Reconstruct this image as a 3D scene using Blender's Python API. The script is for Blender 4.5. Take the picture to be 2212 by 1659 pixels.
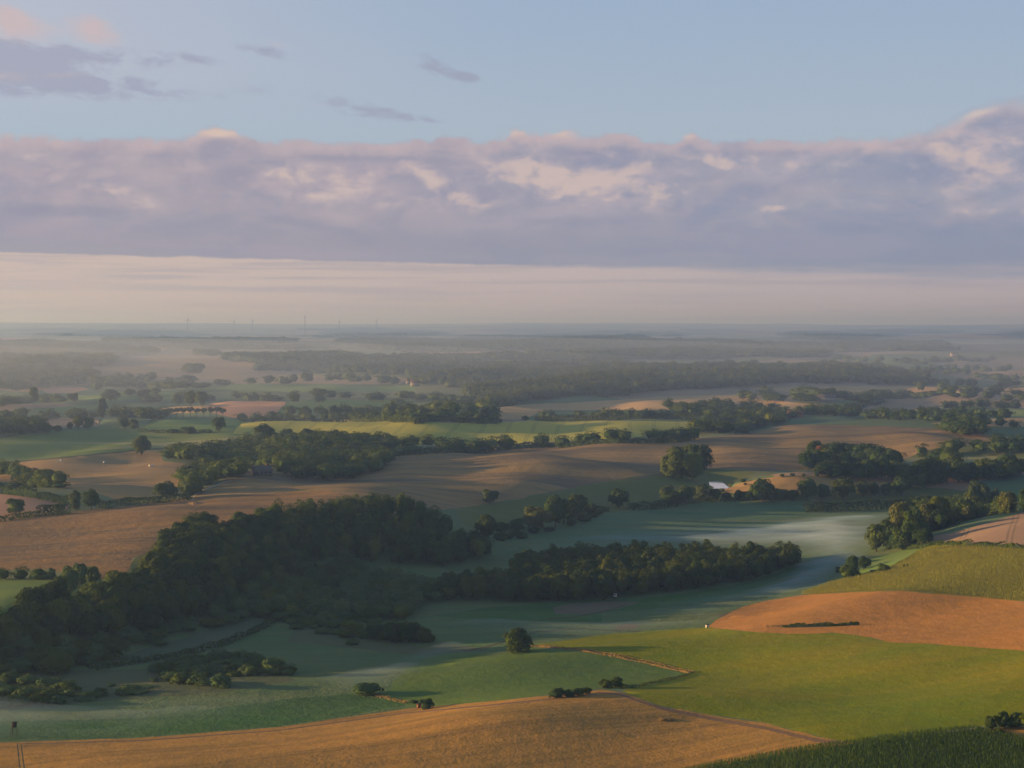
import bpy, math, random
import numpy as np
from mathutils import Vector
from mathutils.geometry import delaunay_2d_cdt
R = math.radians
random.seed(7); rng = np.random.default_rng(7)
for o in list(bpy.data.objects): bpy.data.objects.remove(o)
C = bpy.context.scene
# ------------------------------------------------------------------ camera, light, exposure
CAM_Z = 120.0
F = 4128.0; CX = 1106.0; CY = 829.5; HY = 699.0      # a photograph 2212 px wide; HY = its horizon row
PITCH = math.atan((CY-HY)/F)
cam = bpy.data.cameras.new('camera'); camo = bpy.data.objects.new('camera', cam); C.collection.objects.link(camo)
cam.sensor_width = 36; cam.lens = 36*F/2212; cam.clip_start = 1; cam.clip_end = 400000
camo.location = (0, 0, CAM_Z); camo.rotation_euler = (math.pi/2-PITCH, 0, 0)
C.camera = camo
C.view_settings.view_transform = 'Standard'; C.view_settings.look = 'None'; C.view_settings.gamma = 1
EXPO = 1.05
C.view_settings.exposure = EXPO
SUN_EL, SUN_AZ = 7.0, -84.0         # azimuth from the view axis (+Y), negative = to the left
sun = bpy.data.lights.new('sun', 'SUN'); suno = bpy.data.objects.new('sun', sun); C.collection.objects.link(suno)
sun.energy = 5.0; sun.angle = R(0.6); sun.color = (1.0, 0.65, 0.27)
sd = Vector((math.sin(R(SUN_AZ))*math.cos(R(SUN_EL)), math.cos(R(SUN_AZ))*math.cos(R(SUN_EL)), math.sin(R(SUN_EL))))
suno.rotation_euler = sd.to_track_quat('Z', 'Y').to_euler()
cy = C.cycles if hasattr(C, 'cycles') else None
C.render.engine = 'CYCLES'
cy = C.cycles
cy.use_denoising = True; cy.max_bounces = 5; cy.diffuse_bounces = 2; cy.glossy_bounces = 2; cy.transmission_bounces = 2
cy.volume_bounces = 0; cy.transparent_max_bounces = 24; cy.use_adaptive_sampling = True; cy.adaptive_threshold = 0.015
cy.sample_clamp_indirect = 4

# ------------------------------------------------------------------ small node language
class Nd:
    def __init__(s, tree): s.t = tree
    def v(s, x):
        return E(s, x) if not isinstance(x, E) else x
class E:
    def __init__(s, nd, val): s.nd = nd; s.val = val
    def op(s, o, *a, clamp=False):
        n = s.nd.t.nodes.new('ShaderNodeMath'); n.operation = o; n.use_clamp = clamp
        for i, q in enumerate((s,)+a):
            q = q.val if isinstance(q, E) else q
            if isinstance(q, (int, float)): n.inputs[i].default_value = q
            else: s.nd.t.links.new(q, n.inputs[i])
        return E(s.nd, n.outputs[0])
    def __add__(s, o): return s.op('ADD', o)
    def __sub__(s, o): return s.op('SUBTRACT', o)
    def __mul__(s, o): return s.op('MULTIPLY', o)
    def __truediv__(s, o): return s.op('DIVIDE', o)
    __radd__ = __add__; __rmul__ = __mul__
    def __rsub__(s, o): return E(s.nd, o).op('SUBTRACT', s)
    def mx(s, o): return s.op('MAXIMUM', o)
    def mn(s, o): return s.op('MINIMUM', o)
    def sat(s): return s.op('ADD', 0.0, clamp=True)
def sstep(a, b, x):
    nd = x.nd; n = nd.t.nodes.new('ShaderNodeMapRange'); n.interpolation_type = 'SMOOTHSTEP'
    nd.t.links.new(x.val, n.inputs['Value']); 
    for nm, q in (('From Min', a), ('From Max', b)):
        if isinstance(q, E): nd.t.links.new(q.val, n.inputs[nm])
        else: n.inputs[nm].default_value = q
    return E(nd, n.outputs[0])
def band(x, lo, hi, w0, w1=None):
    w1 = w0 if w1 is None else w1
    return sstep(lo-w0, lo+w0, x) * (1 - sstep(hi-w1, hi+w1, x))
def comb(nd, x, y, z=0.0):
    n = nd.t.nodes.new('ShaderNodeCombineXYZ')
    for i, q in enumerate((x, y, z)):
        if isinstance(q, E): nd.t.links.new(q.val, n.inputs[i])
        else: n.inputs[i].default_value = q
    return n.outputs[0]
def noise(nd, vec, scale=1, detail=4, rough=.5, dist=0.0, out=0):
    n = nd.t.nodes.new('ShaderNodeTexNoise'); nd.t.links.new(vec, n.inputs['Vector'])
    n.inputs['Scale'].default_value = scale; n.inputs['Detail'].default_value = detail
    n.inputs['Roughness'].default_value = rough; n.inputs['Distortion'].default_value = dist
    return E(nd, n.outputs[out])
def mix(nd, f, a, b):
    n = nd.t.nodes.new('ShaderNodeMix'); n.data_type = 'RGBA'
    if isinstance(f, E): nd.t.links.new(f.val, n.inputs[0])
    else: n.inputs[0].default_value = f
    for i, q in ((6, a), (7, b)):
        if isinstance(q, (tuple, list)): n.inputs[i].default_value = (*q[:3], 1)
        else: nd.t.links.new(q, n.inputs[i])
    return n.outputs[2]
def s2l(c):
    return tuple(((x/255)/12.92 if x/255 < .04045 else ((x/255+.055)/1.055)**2.4) for x in c)

# ------------------------------------------------------------------ sky
W = bpy.data.worlds.new('World'); C.world = W; W.use_nodes = True
t = W.node_tree; t.nodes.clear(); nd = Nd(t)
def build_sky():
    tc = t.nodes.new('ShaderNodeTexCoord'); sp = t.nodes.new('ShaderNodeSeparateXYZ'); t.links.new(tc.outputs['Generated'], sp.inputs[0])
    X, Y, Z = (E(nd, sp.outputs[i]) for i in range(3))
    u = X.op('ARCTAN2', Y)*(180/math.pi)                  # azimuth in degrees, 0 = north (+Y)
    v = Z.op('ARCSINE')*(180/math.pi)                     # elevation in degrees
    sky = t.nodes.new('ShaderNodeTexSky'); sky.sky_type = 'NISHITA'; sky.sun_disc = False
    sky.sun_elevation = R(SUN_EL); sky.sun_rotation = R(SUN_AZ); sky.altitude = 100; sky.air_density = 1.0; sky.dust_density = 1.0; sky.ozone_density = 2.0
    STR = 0.11
    k = 1/(2**EXPO)/STR
    def L(r, g, b):
        c = s2l((r, g, b)); return tuple(x*k for x in c)
    def P(px): return (px-CX)/F*180/math.pi               # degrees from photograph columns / rows: angles in the sky, not screen space
    def Q(py): return (HY-py)/F*180/math.pi
    uv = comb(nd, u, v)
    # thin high veil tints the physical sky towards the pale blue of the photograph
    g = sstep(Q(330), Q(-60), v)
    veil = mix(nd, g, L(169, 184, 203), L(153, 175, 203))
    lw = (1 - sstep(P(-200), P(1300), u))*(sstep(Q(140), Q(330), v)*-1+1)
    veil = mix(nd, lw*.8, veil, L(192, 192, 206))
    veil = mix(nd, noise(nd, comb(nd, u*.3, v), 1.0, 4, .5)*.25, veil, L(172, 184, 204))
    fade = 1 - sstep(14, 40, v)
    col = mix(nd, fade*.93, sky.outputs[0], veil)
    # wisps
    w1 = noise(nd, comb(nd, u*.8, v*1.5), 1.0, 8, .62, .4)
    w2 = noise(nd, comb(nd, u*.9+7, v*2.4+3+u*.3), 1.0, 9, .68, .5)
    def blob(px, py, rx, ry, tilt=0.0):
        a = (u-P(px))*(1/(rx/F*57.3)); b = (v-Q(py)+(u-P(px))*tilt)*(1/(ry/F*57.3))
        return (a*a+b*b).op('MULTIPLY', -1).op('EXPONENT')
    def bump(lst):
        s = None
        for q in lst:
            b = blob(*q[:4], *(q[5:6])) * q[4]; s = b if s is None else s + b
        return s
    gray = bump([(40, 170, 170, 42, 1.25, .05), (180, 200, 120, 24, 1.0, .12), (60, 130, 190, 20, .8, .05), (-30, 190, 120, 30, .9), (240, 135, 120, 14, .4, .05), (370, 150, 60, 20, .35), (330, 205, 90, 18, .5, .1), (410, 215, 50, 14, .4),
                 (960, 160, 55, 20, .9, .25), (920, 130, 30, 12, .4, .3), (1010, 172, 30, 9, .5, .1), (820, 250, 70, 12, .75, .06), (700, 215, 90, 14, .3, .1), (940, 265, 35, 8, .5, .05), (530, 120, 80, 14, .35, .1), (600, 200, 60, 20, .35), (590, 125, 40, 14, .5, .2), (500, 210, 60, 14, .3), (760, 235, 60, 12, .5, .1), (870, 258, 40, 10, .5), (130, 165, 70, 16, .5, .15), (430, 140, 90, 12, .4, .1)])
    gm = sstep(.15, 1.25, gray*1.0 + (w2-.5)*4.6*sstep(.03, .5, gray) + .05)
    col = mix(nd, gm*.62, col, L(152, 154, 178))
    pink = bump([(55, 65, 48, 26, 1.1, .25), (70, 95, 100, 26, .6, .1), (215, 80, 50, 24, .9, .2), (250, 105, 60, 20, .4), (20, 190, 70, 14, .5), (610, 110, 40, 9, .4, .2), (170, 182, 80, 9, .35), (670, 235, 90, 14, .3)])
    pm = sstep(.1, 1.3, pink*1.15 + (w1-.5)*2.0*sstep(.03, .5, pink) + (w2-.5)*.8*sstep(.03, .4, pink))
    col = mix(nd, pm*.8, col, L(204, 183, 184))
    # the long cloud bank
    topn = (noise(nd, comb(nd, u*.45, 3.0), 1.0, 2, .5)-.5)*.35 + (noise(nd, comb(nd, u*1.5, v*1.6), 1.0, 5, .55)-.5)*.42 + (noise(nd, comb(nd, u*3.2, v*3.2), 1.0, 5, .6)-.5)*.4
    rise = sstep(P(1880), P(2240), u)*(74/F*57.3) + blob(480, 300, 50, 300)*.42 + blob(1115, 300, 45, 300)*.34 + blob(1220, 300, 50, 300)*.34 + blob(1330, 300, 45, 300)*.26 + blob(1490, 300, 26, 300)*.3 + blob(970, 300, 36, 300)*.2 + blob(2100, 300, 60, 300)*.2
    top = rise + Q(308) + topn
    bot = (u-P(0))*((Q(574)-Q(550))/(P(1106)-P(0))) + Q(549)
    dn = top - v
    edge = sstep(-.05-.2*sstep(P(1850), P(2150), u), .16+.3*sstep(P(1850), P(2150), u), dn)
    warp = noise(nd, comb(nd, u*.35, v*.6), 1.0, 3, .5)
    f1 = noise(nd, comb(nd, u*.42+20, v*.95), 1.0, 8, .56, .5)
    f2 = noise(nd, comb(nd, u*.16+5, v*1.5), 1.0, 5, .55, .2)
    f3 = noise(nd, comb(nd, u*1.3+2, v*2.2+9), 1.0, 7, .6, .3)
    lat = sstep(P(300), P(2100), u)
    body = mix(nd, lat, L(165, 158, 172), L(153, 158, 178))
    low = mix(nd, lat, L(156, 151, 168), L(141, 149, 174))
    body = mix(nd, 1-sstep(Q(520), Q(420), v), body, low)
    f4 = noise(nd, comb(nd, u*.10+11, v*1.1+4), 1.0, 6, .55, .15)
    body = mix(nd, sstep(.45, .7, f2)*.4, body, L(142, 146, 172))
    body = mix(nd, sstep(.44, .70, f1)*sstep(Q(540), Q(440), v)*.55, body, L(182, 170, 178))
    body = mix(nd, sstep(.48, .66, f4)*.45, body, mix(nd, lat, L(168, 156, 174), L(156, 156, 178)))
    f5 = noise(nd, comb(nd, u*.3+31, v*.85+2), 1.0, 7, .58, .6)
    up = sstep(Q(560), Q(430), v)
    body = mix(nd, sstep(.47, .66, f5)*up*.6, body, mix(nd, lat, L(186, 170, 178), L(176, 170, 186)))
    body = mix(nd, (1-sstep(.34, .5, f5))*.5, body, mix(nd, lat, L(144, 143, 168), L(134, 145, 175)))
    dark = bump([(510, 385, 70, 34, .9), (150, 462, 170, 18, .9), (930, 350, 160, 14, .8, .04), (1290, 330, 100, 14, .9), (1640, 335, 160, 12, .8), (1620, 420, 110, 30, .7), (1250, 480, 240, 22, .6), (1900, 500, 200, 26, .6), (700, 345, 90, 12, .6), (1730, 390, 60, 20, .5)])
    body = mix(nd, sstep(.25, .9, dark+(f3-.5)*1.2)*.6, body, mix(nd, lat, L(140, 140, 164), L(132, 141, 172)))
    hi = bump([(685, 388, 85, 26, 1.1, .02), (770, 395, 50, 22, .5, .1), (610, 380, 30, 14, .6), (935, 400, 36, 30, .85, .6), (990, 420, 60, 24, .3, .4), (1130, 375, 120, 36, .9, .05), (1260, 400, 110, 40, 1.0, .12), (1390, 390, 95, 48, .8, .35), (860, 370, 60, 22, .6), (700, 430, 120, 20, .4), (1000, 445, 130, 20, .45), (1560, 350, 120, 22, .5), (1380, 365, 40, 20, .6),
               (1520, 350, 70, 18, .5), (1700, 360, 60, 26, .35), (1850, 362, 60, 12, .6), (1670, 455, 45, 10, .7), (2110, 370, 110, 70, .75), (2000, 320, 130, 26, .5), (1960, 450, 50, 12, .5), (2080, 465, 60, 9, .45), (2200, 470, 60, 9, .5),
               (190, 405, 90, 26, .45, .2), (300, 430, 60, 16, .5, .3), (35, 408, 26, 12, .6), (320, 465, 60, 20, .3), (90, 350, 30, 10, .4), (430, 370, 60, 26, .3), (850, 435, 100, 20, .25), (2150, 245, 80, 26, .5)])
    hm = sstep(.0, 1.25, hi*.9 + (f1-.5)*2.0*sstep(.02, .35, hi) + (f3-.5)*2.2*sstep(.02, .35, hi))
    body = mix(nd, hm*.8, body, mix(nd, lat, L(192, 176, 182), L(186, 176, 186)))
    hot = sstep(.45, 1.35, hi*.95 + (f3-.5)*3.4*sstep(.1, .5, hi) + (f1-.5)*1.6*sstep(.1, .5, hi))
    body = mix(nd, hot*.6, body, L(214, 192, 182))
    body = mix(nd, sstep(.52, .72, f3)*sstep(Q(500), Q(420), v)*.3, body, L(196, 184, 188))
    body = mix(nd, sstep(.52, .72, 1-f3)*sstep(Q(520), Q(430), v)*.3, body, L(132, 138, 166))
    rim = band(dn, .02, .38, .1, .22)*(noise(nd, comb(nd, u*.7+3, 1.0), 1.0, 3, .5)*2.2-.4).sat()
    body = mix(nd, rim*.75, body, L(202, 182, 184))
    peaks = bump([(480, 295, 42, 9, 1.2), (2085, 262, 30, 6, 1.2, -.25), (1110, 290, 30, 8, .7), (1215, 292, 30, 8, .7), (1480, 298, 22, 8, .7), (1700, 297, 30, 5, .5), (80, 305, 60, 5, .5)])
    body = mix(nd, (peaks*1.1).sat()*.8, body, L(220, 196, 182))
    ew = sstep(P(1000), P(2300), u)*.42 + .04
    be = v-bot + (noise(nd, comb(nd, u*.3, v*4), 1.0, 4, .6)-.5)*ew*2.4 + (noise(nd, comb(nd, u*.8, 5.0), 1.0, 5, .6)-.5)*.22
    low_edge = sstep(ew*-1, ew, be)
    # pale band under the bank
    pale = mix(nd, sstep(P(-100), P(2212), u), L(206, 186, 178), L(186, 175, 183))
    pale = mix(nd, sstep(.45, .65, noise(nd, comb(nd, u*.13+4, v*4.5), 1.0, 5, .55, .3))*.6, pale, L(168, 160, 172))
    pale = mix(nd, (1-sstep(Q(700), Q(610), v))*.5, pale, mix(nd, sstep(P(-100), P(2212), u), L(200, 176, 168), L(184, 168, 178)))
    bank = mix(nd, low_edge, pale, body)
    col = mix(nd, edge, col, bank)
    # a second soft puff above the bank on the left centre
    below = sstep(-.6, .05, v)
    col = mix(nd, below, L(150, 140, 140), col)
    bg = t.nodes.new('ShaderNodeBackground'); t.links.new(col, bg.inputs[0]); bg.inputs[1].default_value = STR
    wo = t.nodes.new('ShaderNodeOutputWorld'); t.links.new(bg.outputs[0], wo.inputs[0])
build_sky()

# ------------------------------------------------------------------ terrain
def ang_ld(x, y): return np.arctan2(x, y), np.log(np.maximum(np.hypot(x, y), 1.0))
cp, sp_ = math.cos(PITCH), math.sin(PITCH)
def ray(px, py):
    px = np.asarray(px, float); py = np.asarray(py, float)
    dx = (px-CX)/F; dz = (CY-py)/F
    return dx, cp+dz*sp_, -sp_+dz*cp
def on_plane(px, py, z):
    dx, dy, dz = ray(px, py); t_ = (z-CAM_Z)/dz
    return dx*t_, dy*t_
CTRL = [  # column, row, height of the land there
 (-500,1700,-12),(0,1659,-13),(0,1600,-14),(300,1592,-15),(300,1650,-12),(650,1660,-9),(600,1572,-15),(900,1600,-9),(900,1528,-15),(1100,1560,-8),(1100,1512,-12),(1300,1500,-7),(1300,1600,-8),(1300,1700,-9),
 (1340,1440,-13),(1500,1550,-8),(1500,1440,-12),(1700,1600,-7),(1900,1500,-4),(2150,1470,-1),(2200,1590,-3),(2000,1650,-6),(1700,1480,-8),(1700,1400,-8),(1850,1385,-6),(1600,1390,-12),
 (1150,1395,-13),(1100,1430,-12),(1220,1410,-12),(950,1430,-17),(1300,1375,-16.5),(1400,1400,-12),(1500,1358,-15),(1650,1350,-11),(1800,1300,-6),(2000,1340,-4),(2200,1370,0),(2200,1310,2),(1730,1290,-12),(1650,1300,-15),
 (600,1450,-18),(300,1480,-18),(0,1480,-18),(0,1550,-17),(800,1380,-18),(1000,1330,-18),(1200,1330,-18),(1500,1300,-18),(1600,1250,-18),(1750,1230,-18),(1700,1180,-18),(1800,1140,-18),(1500,1130,-18),(1300,1140,-17),(1100,1180,-18),(900,1240,-18),(1300,1230,-18),(1850,1120,-17),
 (1830,1250,-15),(1900,1225,-8),(1960,1240,-3),(2020,1184,3),(2100,1188,5),(2210,1192,7),(2100,1250,2),(2200,1260,4),(1880,1195,-14),(2100,1140,2),(2200,1110,4),(2060,1165,3),(1990,1160,-4),(1950,1150,-12),(2300,1400,3),(2500,1300,8),
 (600,1330,-18),(450,1360,-17.5),(250,1400,-18),(50,1440,-18),(640,1250,-15),(850,1235,-17),(1000,1215,-17.5),(500,1270,-9),(350,1320,-12),(200,1370,-13),(60,1400,-13),(750,1200,-9),(900,1190,-10),
 (430,1160,5),(560,1140,6),(700,1118,7),(860,1112,5),(960,1150,-5),(370,1190,4),(320,1245,1),(270,1290,-2),(120,1320,-2),(0,1335,-2),(150,1255,-2),(0,1270,-3),(-200,1330,-3),(100,1220,1),(300,1210,2),(0,1180,1),(200,1140,3),(420,1085,4),(250,1100,2),(0,1125,1),
 (540,1034,9),(600,1050,6),(440,1050,4),(700,1052,4),(850,1020,4),(1000,1040,4),(900,1090,2),(1000,1098,-5),(1050,1155,-15),(1100,1110,-12),(1200,1140,-17),(1200,1060,-2),(1300,1010,3),(1300,1070,-9),(1350,1100,-16),(1450,1090,-15),(1430,1030,-4),(1480,1035,-9),(1550,1046,-12),(1500,1070,-13),(1420,1072,-13),(1600,1080,-15),(1800,1080,-14),(1950,1075,-13),
 (1720,1030,1),(1800,1030,0),(1650,1036,-3),(1720,1055,-7),(1850,1050,-7),(1900,1032,-2),(1700,1012,-4),(1600,1012,-2),(2050,1045,-8),(2180,1050,-9),(1800,1010,-3),(2000,1000,-3),(2120,1000,-1),(2200,1000,-3),(1900,975,-1),(2200,960,2),
 (1500,985,2),(1700,950,4),(1900,940,4),(1700,917,7),(1950,922,6),(2180,945,4),(1500,950,3),(1400,958,2),(1200,965,1),(1000,978,2),(840,990,1),(600,1015,1),(400,1010,1),(380,1070,3),(100,1050,4),(70,1085,4),(0,1010,1),(200,1000,2),(300,972,3),(350,990,1),(450,975,2),
 (500,945,2),(100,960,1),(150,930,5),(400,940,3),(330,905,4),(560,910,7),(560,940,3),(760,950,2),(760,906,8),(1000,915,8),(1000,950,2),(1250,910,8),(1250,945,3),(1500,912,6),(1450,935,3),(1600,930,4),
 (0,900,2),(200,900,0),(450,895,0),(700,875,3),(900,880,0),(1100,900,2),(1100,875,5),(1400,858,10),(1500,885,3),(1700,870,3),(1900,880,0),(2100,890,2),(2100,860,0),(1900,850,2),(0,850,0),(300,850,0),(600,850,2),(900,850,-2),(700,815,8),(400,815,8),(1200,830,14),(1700,810,16),(2100,820,0),(1200,790,18),(600,780,20),
 (0,790,16),(300,775,14),(900,765,15),(1500,765,26),(2100,780,4),(2100,760,10),(200,752,30),(1200,750,28),(1700,752,30)]
_c = np.array(CTRL, float)
_x, _y = on_plane(_c[:, 0], _c[:, 1], _c[:, 2])
_a, _l = ang_ld(_x, _y); _h = _c[:, 2]
extra = [(-.6, 6.0, -10), (.6, 6.0, -2), (0, 5.8, -8), (0, 5.2, -8), (-.5, 5.2, -8), (.5, 5.2, -5), (-.55, 6.8, -6), (-.5, 7.4, 2), (-.55, 8, 5), (.5, 6.8, 5), (.5, 7.4, 0), (.5, 8, 3), (-.5, 6.4, -12)]
for i in range(-5, 6):
    extra += [(i*.11, 9.35, 18+8*math.sin(i*2.3)), (i*.11, 9.8, 15)]
ex = np.array(extra, float)
_a = np.r_[_a, ex[:, 0]]; _l = np.r_[_l, ex[:, 1]]; _h = np.r_[_h, ex[:, 2]]
def _phi(r2): return np.where(r2 > 0, r2*np.log(np.maximum(r2, 1e-12))*.5, 0)
n_ = len(_a)
K = _phi((_a[:, None]-_a[None])**2 + (_l[:, None]-_l[None])**2) + np.eye(n_)*2.5e-4
Pm = np.c_[np.ones(n_), _a, _l]
A = np.block([[K, Pm], [Pm.T, np.zeros((3, 3))]])
sol = np.linalg.solve(A, np.r_[_h, 0, 0, 0])
def tps(a, l):
    out = np.empty(a.shape); af = a.ravel(); lf = l.ravel(); of = out.ravel()
    for s in range(0, len(af), 20000):
        e = slice(s, s+20000)
        k = _phi((af[e, None]-_a[None])**2 + (lf[e, None]-_l[None])**2)
        of[e] = k@sol[:n_] + sol[n_] + sol[n_+1]*af[e] + sol[n_+2]*lf[e]
    return of.reshape(a.shape)
_waves = []
_wr = np.random.default_rng(21)
for wl, am, d0, d1 in ((70, .28, 0, 2500), (110, .6, 0, 4000), (190, 1.2, 0, 9000), (320, 1.5, 800, 1e9), (131, .9, 1150, 3200), (241, 1.8, 1200, 5000), (600, 2.6, 1700, 1e9), (1500, 5, 3500, 1e9), (3500, 9, 9000, 1e9)):
    for q in range(4):
        th = _wr.uniform(0, math.pi) if wl not in (131, 241) else _wr.normal(0, .35); w = wl*_wr.uniform(.75, 1.3)
        _waves.append((math.cos(th)*2*math.pi/w, math.sin(th)*2*math.pi/w, _wr.uniform(0, 6.28), am*.7, d0, d1))
def ripples(x, y):
    d = np.hypot(x, y); s = np.zeros_like(x)
    for kx, ky, ph, am, d0, d1 in _waves:
        f = np.clip((d-d0)/(d0*.6+1), 0, 1) if d0 else 1.0
        g = np.clip((d1*1.4-d)/(d1*.4), 0, 1) if d1 < 1e8 else 1.0
        s += np.sin(kx*x+ky*y+ph)*am*f*g
    return s
def valley_damp(h): return np.clip((h+17.5)/5, .12, 1)
def height_exact(a, l):
    base = np.clip(tps(a, np.clip(l, 5.2, 9.9)), -19, 40)
    x = np.sin(a)*np.exp(l); y = np.cos(a)*np.exp(l)
    far = np.clip((l-9.9)/.6, 0, 1)
    hills = np.clip((l-9.7)/.4, 0, 1)*(18 + 14*np.sin(a*23+.5) + 10*np.sin(a*9.+2.2) + 8*np.sin(l*9+a*14))
    hills = hills + np.clip((l-9.85)/.45, 0, 1)*62 + np.exp(-((l-10.0)/.12)**2)*np.exp(-((a+.2)/.07)**2)*25
    side = np.clip((.62-np.abs(a))/.1, 0, 1)
    return (base*(1-far)+20*far)*side + (1-side)*(-6) + ripples(x, y)*valley_damp(base)*np.clip((11.5-l), 0, 1) + hills*side
GA = np.linspace(-.66, .66, 529); GL = np.linspace(5.0, 11.7, 2200)
_AA, _LL = np.meshgrid(GA, GL, indexing='ij')
HG = height_exact(_AA, _LL)
def hgt(x, y):
    a, l = ang_ld(np.asarray(x, float), np.asarray(y, float))
    fa = np.clip((a-GA[0])/(GA[1]-GA[0]), 0, len(GA)-1.001); fl = np.clip((l-GL[0])/(GL[1]-GL[0]), 0, len(GL)-1.001)
    i = fa.astype(int); j = fl.astype(int); u = fa-i; w = fl-j
    return HG[i, j]*(1-u)*(1-w)+HG[i+1, j]*u*(1-w)+HG[i, j+1]*(1-u)*w+HG[i+1, j+1]*u*w
def at(px, py):
    """point of the land seen at these columns and rows"""
    px = np.atleast_1d(np.asarray(px, float)); py = np.atleast_1d(np.asarray(py, float))
    dx, dy, dz = ray(px, py)
    ts = np.exp(np.linspace(math.log(330), math.log(60000), 1400))
    X = dx[:, None]*ts; Y = dy[:, None]*ts; Zr = CAM_Z+dz[:, None]*ts
    below = Zr <= hgt(X, Y)
    k = np.where(below.any(1), below.argmax(1), len(ts)-1); k = np.maximum(k, 1)
    lo = ts[k-1].copy(); hi = ts[k].copy()
    for _ in range(12):
        m = (lo+hi)/2; b = CAM_Z+dz*m <= hgt(dx*m, dy*m)
        hi = np.where(b, m, hi); lo = np.where(b, lo, m)
    return dx*hi, dy*hi

# ------------------------------------------------------------------ materials
MATS = {}
def new_mat(name):
    m = bpy.data.materials.new(name); m.use_nodes = True; tt = m.node_tree; tt.nodes.clear()
    o = tt.nodes.new('ShaderNodeOutputMaterial'); b = tt.nodes.new('ShaderNodeBsdfPrincipled'); tt.links.new(b.outputs[0], o.inputs[0])
    b.inputs['Roughness'].default_value = .9; b.inputs['Specular IOR Level'].default_value = .04
    return m, Nd(tt), b
def pos(nd):
    g = nd.t.nodes.new('ShaderNodeNewGeometry'); s = nd.t.nodes.new('ShaderNodeSeparateXYZ'); nd.t.links.new(g.outputs['Position'], s.inputs[0])
    return E(nd, s.outputs[0]), E(nd, s.outputs[1]), g.outputs['Position']
def field_mat(name, a, b, c=None, rows=None, tram=None, patch=60, rough_n=.5, bump=.0, seed=0.0, rowamt=.25, cst=.45):
    """a, b mixed by broad patches; c = dry streaks; rows = (direction degrees, spacing, darker colour); tram = (direction, spacing, track colour, wobble)"""
    if name in MATS: return MATS[name]
    m, nd, bs = new_mat(name); x, y, P_ = pos(nd)
    n1 = noise(nd, comb(nd, x*(1/patch)+seed, y*(1/patch)), 1, 5, .58)
    n2 = noise(nd, comb(nd, x*.12+seed, y*.12), 1, 5, .65)
    n3 = noise(nd, comb(nd, x*.9+seed, y*.9), 1, 3, .6)
    col = mix(nd, sstep(.3, .7, n1*.65+n2*.35), a, b)
    if c is not None:
        n4 = noise(nd, comb(nd, x*(.45/patch)+seed+9, y*(1.3/patch)), 1, 6, .62, .6)
        col = mix(nd, sstep(.5, .72, n4)*cst, col, c)
    if rows:
        th = R(rows[0]); q = y*math.cos(th)-x*math.sin(th); p = x*math.cos(th)+y*math.sin(th)
        r1 = noise(nd, comb(nd, q*(1/rows[1]), p*.006), 1, 4, .7)
        r2 = noise(nd, comb(nd, q*(.28/rows[1])+40, p*.0035), 1, 3, .6)
        col = mix(nd, (sstep(.42, .68, r1)*.6+sstep(.45, .65, r2)*.4)*rowamt*2, col, rows[2])
    if tram:
        th = R(tram[0]); q = x*math.cos(th)-y*math.sin(th) + (noise(nd, comb(nd, y*.004, x*.001), 1, 1)-.5)*tram[3]
        fr = (q*(1/tram[1])).op('FRACT')*tram[1]
        l1 = band(fr, 1.0, 2.2, .35)+band(fr, 3.6, 4.8, .35)
        col = mix(nd, l1*.5*sstep(.25, .4, n2), col, tram[2])
    col = mix(nd, ((n3-.5)*rough_n*1.9+(n2-.5)*rough_n*1.3+.06).sat(), col, tuple(v_*.45 for v_ in (a[0]+b[0], a[1]+b[1], a[2]+b[2]))) if rough_n else col
    nd.t.links.new(col, bs.inputs['Base Color'])
    if bump:
        bn = nd.t.nodes.new('ShaderNodeBump'); bn.inputs['Strength'].default_value = bump; bn.inputs['Distance'].default_value = 1.0
        h = n2*1.2 + n3*.35
        nd.t.links.new(h.val, bn.inputs['Height']); nd.t.links.new(bn.outputs[0], bs.inputs['Normal'])
    MATS[name] = m; return m
STUB = (.40, .225, .105); STUB2 = (.31, .185, .095); TAN = (.35, .225, .09); TAN2 = (.26, .18, .08)
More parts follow.
